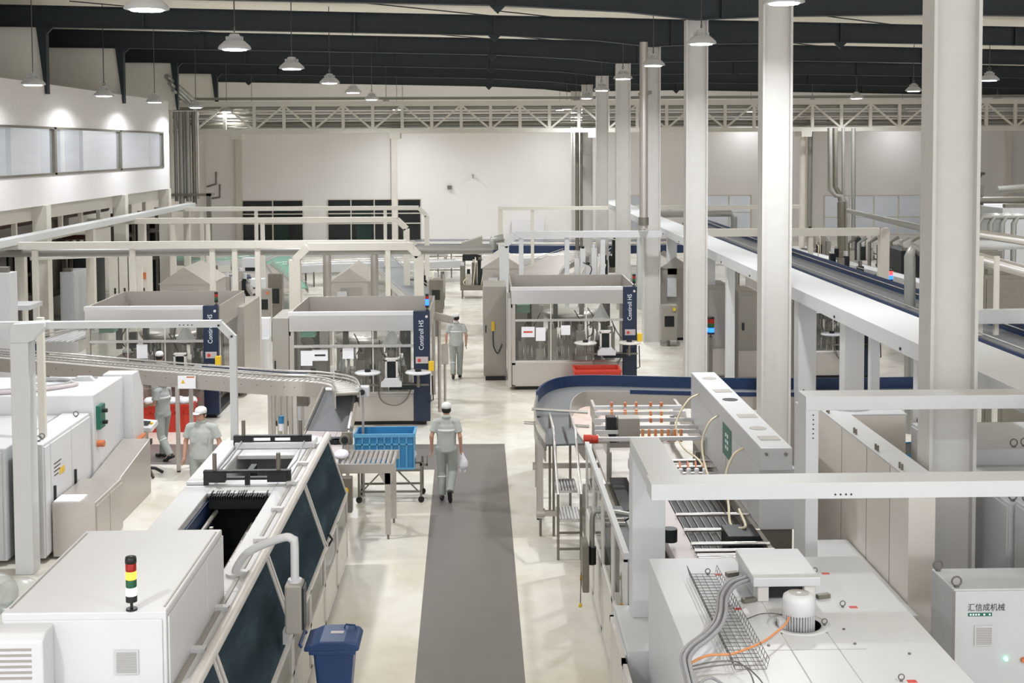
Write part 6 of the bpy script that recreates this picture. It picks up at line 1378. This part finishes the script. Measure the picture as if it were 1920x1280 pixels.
def person(lab, loc, rz, J, turn=0., glasses=False, H=1.72, wide=1.):
    """J: joints in local space, the figure faces -Y"""
    t = thing('person', lab, 'person', loc, rz); t.scale = (wide, wide, 1)
    k = H/1.72; V = lambda p: Vector(p)*k
    hp, ch, nk, hd = V(J['hip']), V(J['chest']), V(J['neck']), V(J['head'])
    mb = MB(); rt = Matrix.Rotation(turn, 3, 'Z')
    def hd_(x, y, z): return hd + rt @ Vector((x, y, z))
    h2 = MB(); h2.ell((0, 0, .02), (.076, .094, .105), 18, 12); h2.ell((0, -.018, -.055), (.056, .066, .062), 14, 10)      # skull, jaw
    h2.ell((0, -.098, -.012), (.012, .018, .022), 8, 6); h2.ell((0, -.092, .012), (.008, .012, .03), 8, 6)       # nose
    h2.ell((0, -.083, -.055), (.024, .012, .008), 8, 6)                                                      # lips
    for s in (-1, 1): h2.ell((s*.078, .008, -.008), (.010, .020, .032), 8, 6); h2.ell((s*.032, -.078, .032), (.024, .012, .007), 8, 6)   # ears, brows
    mb._add([hd + rt @ v for v in h2.v], h2.f, True)
    cap3(mb, nk, hd_(0, .012, -.06), .056, .052); cap3(mb, ch, nk, .10, .06); cap3(mb, hp, ch, .11, .11)
    for s in ('L', 'R'):
        sh, el, wr = V(J['sh'+s]), V(J['el'+s]), V(J['wr'+s]); hi, kn, an = V(J['hi'+s]), V(J['kn'+s]), V(J['an'+s])
        cap3(mb, nk+Vector((0, 0, -.08)), sh+Vector((0, 0, -.03)), .038, .034); cap3(mb, sh+(el-sh)*.12, el, .036, .038); cap3(mb, el, wr, .040, .026); hand(mb, wr, wr-el+Vector((0, 0, -.03)), 1 if s == 'L' else -1, J.get('curl', .6))
        cap3(mb, hp, hi, .09, .08); cap3(mb, hi, kn, .075, .05); cap3(mb, kn, an, .05, .036)
    organic(mb.build('body', 'skin', t, world=False), .0065, 2)
    # face details
    for s in (-1, 1):
        e = MB(); e.ell(hd_(s*.032, -.081, .012), (.012, .006, .006), 10, 6); e.build('eye', 'paper', t, world=False)
        MB().ell(hd_(s*.032, -.0855, .012), (.005, .003, .005), 8, 6).build('pupil', 'hair', t, world=False)
    if glasses:
        g = MB()
        for s in (-1, 1): g.tube([hd_(s*.034+.024*math.cos(a*math.pi/6), -.098, .010+.017*math.sin(a*math.pi/6)) for a in range(13)], .0022, 5, caps=False); g.tube([hd_(s*.06, -.097, .014), hd_(s*.08, .0, .012)], .002, 5)
        g.tube([hd_(-.01, -.1, .012), hd_(.01, -.1, .012)], .002, 5); g.build('glasses', 'black', t, world=False)
    h = MB()
    loft(h, [(hd_(0, .022, -.045), .066, .070), (hd_(0, .018, -.01), .082, .086), (hd_(0, .012, .04), .083, .094), (hd_(0, .01, .06), .08, .09)], 18)
    hh = h.build('hair', 'hair', t, world=False)
    c = MB(); loft(c, [(hd_(0, .0, .035), .088, .106), (hd_(0, 0, .075), .090, .108), (hd_(0, .004, .11), .078, .094), (hd_(0, .008, .135), .045, .055), (hd_(0, .008, .14), .01, .01)], 22)
    pc = []
    for a in range(9): th_ = math.pi*(a/8); pc.append((.072*math.cos(th_), -.085-.075*math.sin(th_)))
    br = MB(); vs = [hd_(x, y, .045-(.02 if y < -.12 else .0)) for x, y in pc]+[hd_(x, y, .052-(.02 if y < -.12 else .0)) for x, y in pc]; n = len(pc)
    cp = c.build('cap', 'cap', t, world=False)
    br._add(vs, [tuple(range(n)), tuple(reversed(range(n, 2*n)))]+[(i, i+n, (i+1) % n+n, (i+1) % n) for i in range(n)]); br.build('brim', 'cap', cp, world=False)
    # shirt
    s_ = MB(); up = (ch-hp).normalized(); lean = ch-hp
    def mid(f): return hp+lean*f
    loft(s_, [(mid(-.22), .172*k, .128*k), (mid(.05), .170*k, .125*k), (mid(.45), .168*k, .118*k), (mid(.85), .178*k, .122*k), (mid(1.12), .165*k, .110*k), (mid(1.26), .13*k, .09*k), (nk+Vector((0, 0, .005)), .07*k, .07*k)], 24)
    for s in ('L', 'R'):
        sh, el = V(J['sh'+s]), V(J['el'+s]); m = sh+(el-sh)*.74
        cap3(s_, nk+Vector((0, 0, -.07*k)), sh+Vector((0, 0, -.012)), .058*k, .058*k); s_.tube([sh, m], .07, 14, rs=[.062*k, .066*k])
    so = organic(s_.build('shirt', 'shirt', t, world=False), .010, 4)
    col = MB(); loft(col, [(nk+Vector((0, .002, -.025)), .085*k, .082*k), (nk+Vector((0, .004, .03)), .066*k, .066*k)], 18); col.build('collar', 'shirt', so, world=False)
    bk = MB(); p = mid(.86); loft(bk, [(p+Vector((0, .012, 0)), .168*k, .122*k), (p+Vector((0, .012, .04)), .166*k, .121*k)], 24); bk.build('reflective_strip', 'cap', so, world=False)
    for s in (-1, 1): q = mid(.62); MB().box(q.x+s*.09-.045, q.x+s*.09+.045, q.y-.128, q.y-.118, q.z, q.z+.10).build('pocket', 'shirt', so, world=False)
    # trousers
    tr_ = MB()
    for s in ('L', 'R'):
        hi, kn, an = V(J['hi'+s]), V(J['kn'+s]), V(J['an'+s])
        cap3(tr_, hp+Vector((0, 0, -.02)), hi, .115*k, .105*k); cap3(tr_, hi, kn, .102*k, .078*k); tr_.tube([kn, kn+(an-kn)*.55, an+(kn-an)*.02], .078, 14, rs=[.078*k, .072*k, .070*k])
    to = organic(tr_.build('trousers', 'trouser', t, world=False), .010, 3)
    for s in ('L', 'R'):
        kn, an = V(J['kn'+s]), V(J['an'+s]); f = Vector(J['ft'+s]).normalized(); up_ = Vector((0, 0, 1)); sd = f.cross(up_).normalized(); un = sd.cross(f)
        m = MB(); q = an-un*.045
        for (o, r) in ((-.05, .042), (.0, .046), (.06, .046), (.12, .047), (.17, .038)):
            m.ell(q+f*o+un*(.012 if o < .1 else -.004), (r, r*1.05, .038), 12, 8)
        sh_ = organic(m.build('shoe', 'shoe', t, world=False), .009, 2)
    # reflective band at the shin
    for s in ('L',):
        kn, an = V(J['kn'+s]), V(J['an'+s]); p = kn+(an-kn)*.18; MB().tube([p, p+(an-kn).normalized()*.02], .083*k, 16).build('leg_band', 'cap', to, world=False)
    return t
STAND = dict(hip=(0, 0, .94), chest=(0, 0, 1.27), neck=(0, .01, 1.475), head=(0, -.02, 1.585),
    shL=(.172, 0, 1.395), shR=(-.172, 0, 1.395), elL=(.235, .02, 1.13), elR=(-.235, .02, 1.13), wrL=(.24, -.05, .88), wrR=(-.24, -.05, .88),
    hiL=(.095, 0, .90), hiR=(-.095, 0, .90), knL=(.10, -.01, .48), knR=(-.10, -.01, .48), anL=(.105, .02, .085), anR=(-.105, .02, .085), ftL=(.12, -1, 0), ftR=(-.12, -1, 0))
def pose(**kw): d = dict(STAND); d.update(kw); return d
# walking man with a white bag, seen from behind
w1 = at(838, 937, z=0)
walk = pose(knL=(.10, -.12, .50), anL=(.10, -.02, .085), knR=(-.09, -.10, .48), anR=(-.085, .24, .19), ftR=(-.05, -.62, -.75),
    elL=(.25, .06, 1.14), wrL=(.255, .0, .90), elR=(-.235, .08, 1.13), wrR=(-.25, .04, .88))
# figure faces -Y locally; turned by pi it walks away, its left side is then at the picture's left
walkA = pose(hiL=(.095, 0, .90), knL=(.09, -.06, .49), anL=(.085, .02, .085), hiR=(-.095, 0, .90), knR=(-.10, -.08, .49), anR=(-.07, .24, .20), ftL=(.05, -1, 0), ftR=(-.02, -.6, -.8),
    elL=(.255, .06, 1.14), wrL=(.26, .0, .90), elR=(-.24, .05, 1.13), wrR=(-.25, -.04, .88), curl=1.2)
pA = person('man in white cap walking away along the aisle with a white bag', (w1.x, w1.y, 0), math.pi-.05, walkA, H=1.76)
bx_, by_ = w1.x+.27, w1.y+.05
mb = MB(); loft(mb, [((bx_, by_, .86), .012, .012), ((bx_+.005, by_, .80), .035, .03), ((bx_+.02, by_, .68), .085, .06), ((bx_+.03, by_, .60), .08, .055), ((bx_+.025, by_, .53), .045, .035)], 14)
for kx in (-.03, .05): mb.ell((bx_+kx, by_, .52), (.025, .02, .05), 8, 6)
mb.build('plastic_bag', 'plasticbag', label='white plastic bag carried by the man walking down the aisle', category='plastic bag')
w2 = at(856, 710, z=0)
walkB = pose(knL=(.09, -.02, .49), anL=(.08, .14, .12), ftL=(.05, -1, -.3), knR=(-.09, -.10, .49), anR=(-.08, -.10, .085), elL=(.26, .03, 1.14), wrL=(.26, -.06, .90), elR=(-.26, .03, 1.14), wrR=(-.25, -.06, .90))
person('farther man in grey work clothes walking away beyond the middle labelling machine', (w2.x, w2.y, 0), math.pi, walkB, H=1.80, turn=.2)
# facing man behind the packing machine
Y3 = 22.1; x3 = at(378, 800, y=Y3).x
person('man in glasses and white cap facing the camera behind the packing machine', (x3, Y3, 0), -.15, pose(elL=(.26, .02, 1.14), wrL=(.27, -.02, .90), elR=(-.25, .02, 1.13), wrR=(-.25, -.05, .89)), turn=-.25, glasses=True, H=1.83, wide=1.12)
# man at the control pedestal: back towards the camera, turned left
w4 = at(305, 861, z=0)
stepC = pose(hiL=(.09, 0, .92), knL=(.10, .03, .49), anL=(.11, .26, .13), ftL=(.1, -1, -.45), knR=(-.09, -.05, .50), anR=(-.10, -.10, .085), elL=(.25, .0, 1.15), wrL=(.16, -.24, 1.10), elR=(-.27, -.06, 1.16), wrR=(-.20, -.30, 1.08))
person('man in grey work clothes at the control pedestal, head hidden behind the conveyor', (w4.x+.02, w4.y, 0), -math.pi/2-.45, stepC, H=1.76)
w5 = at(301, 800, z=0)
person('man in white cap seen from behind working at the left labelling machine', (w5.x, w5.y, 0), math.pi, pose(elL=(.24, -.08, 1.15), wrL=(.14, -.30, 1.12), elR=(-.24, -.08, 1.15), wrR=(-.14, -.3, 1.12)), H=1.72)
# stooping man inside the left machine
sx, sy = -9.32, 30.25
stoop = pose(hip=(0, .24, .92), chest=(0, -.02, 1.20), neck=(0, -.20, 1.35), head=(0, -.31, 1.40), shL=(.17, -.14, 1.29), shR=(-.17, -.14, 1.29), elL=(.22, -.22, 1.02), elR=(-.22, -.22, 1.02), wrL=(.16, -.40, .95), wrR=(-.16, -.40, .95),
    hiL=(.095, .28, .88), hiR=(-.095, .28, .88), knL=(.11, .12, .48), knR=(-.11, .2, .48), anL=(.11, .25, .085), anR=(-.11, .33, .085))
person('stooping white-capped man leaning inside the left labelling machine', (sx+.55, sy+.1, 0), math.pi/2, stoop, H=1.75)
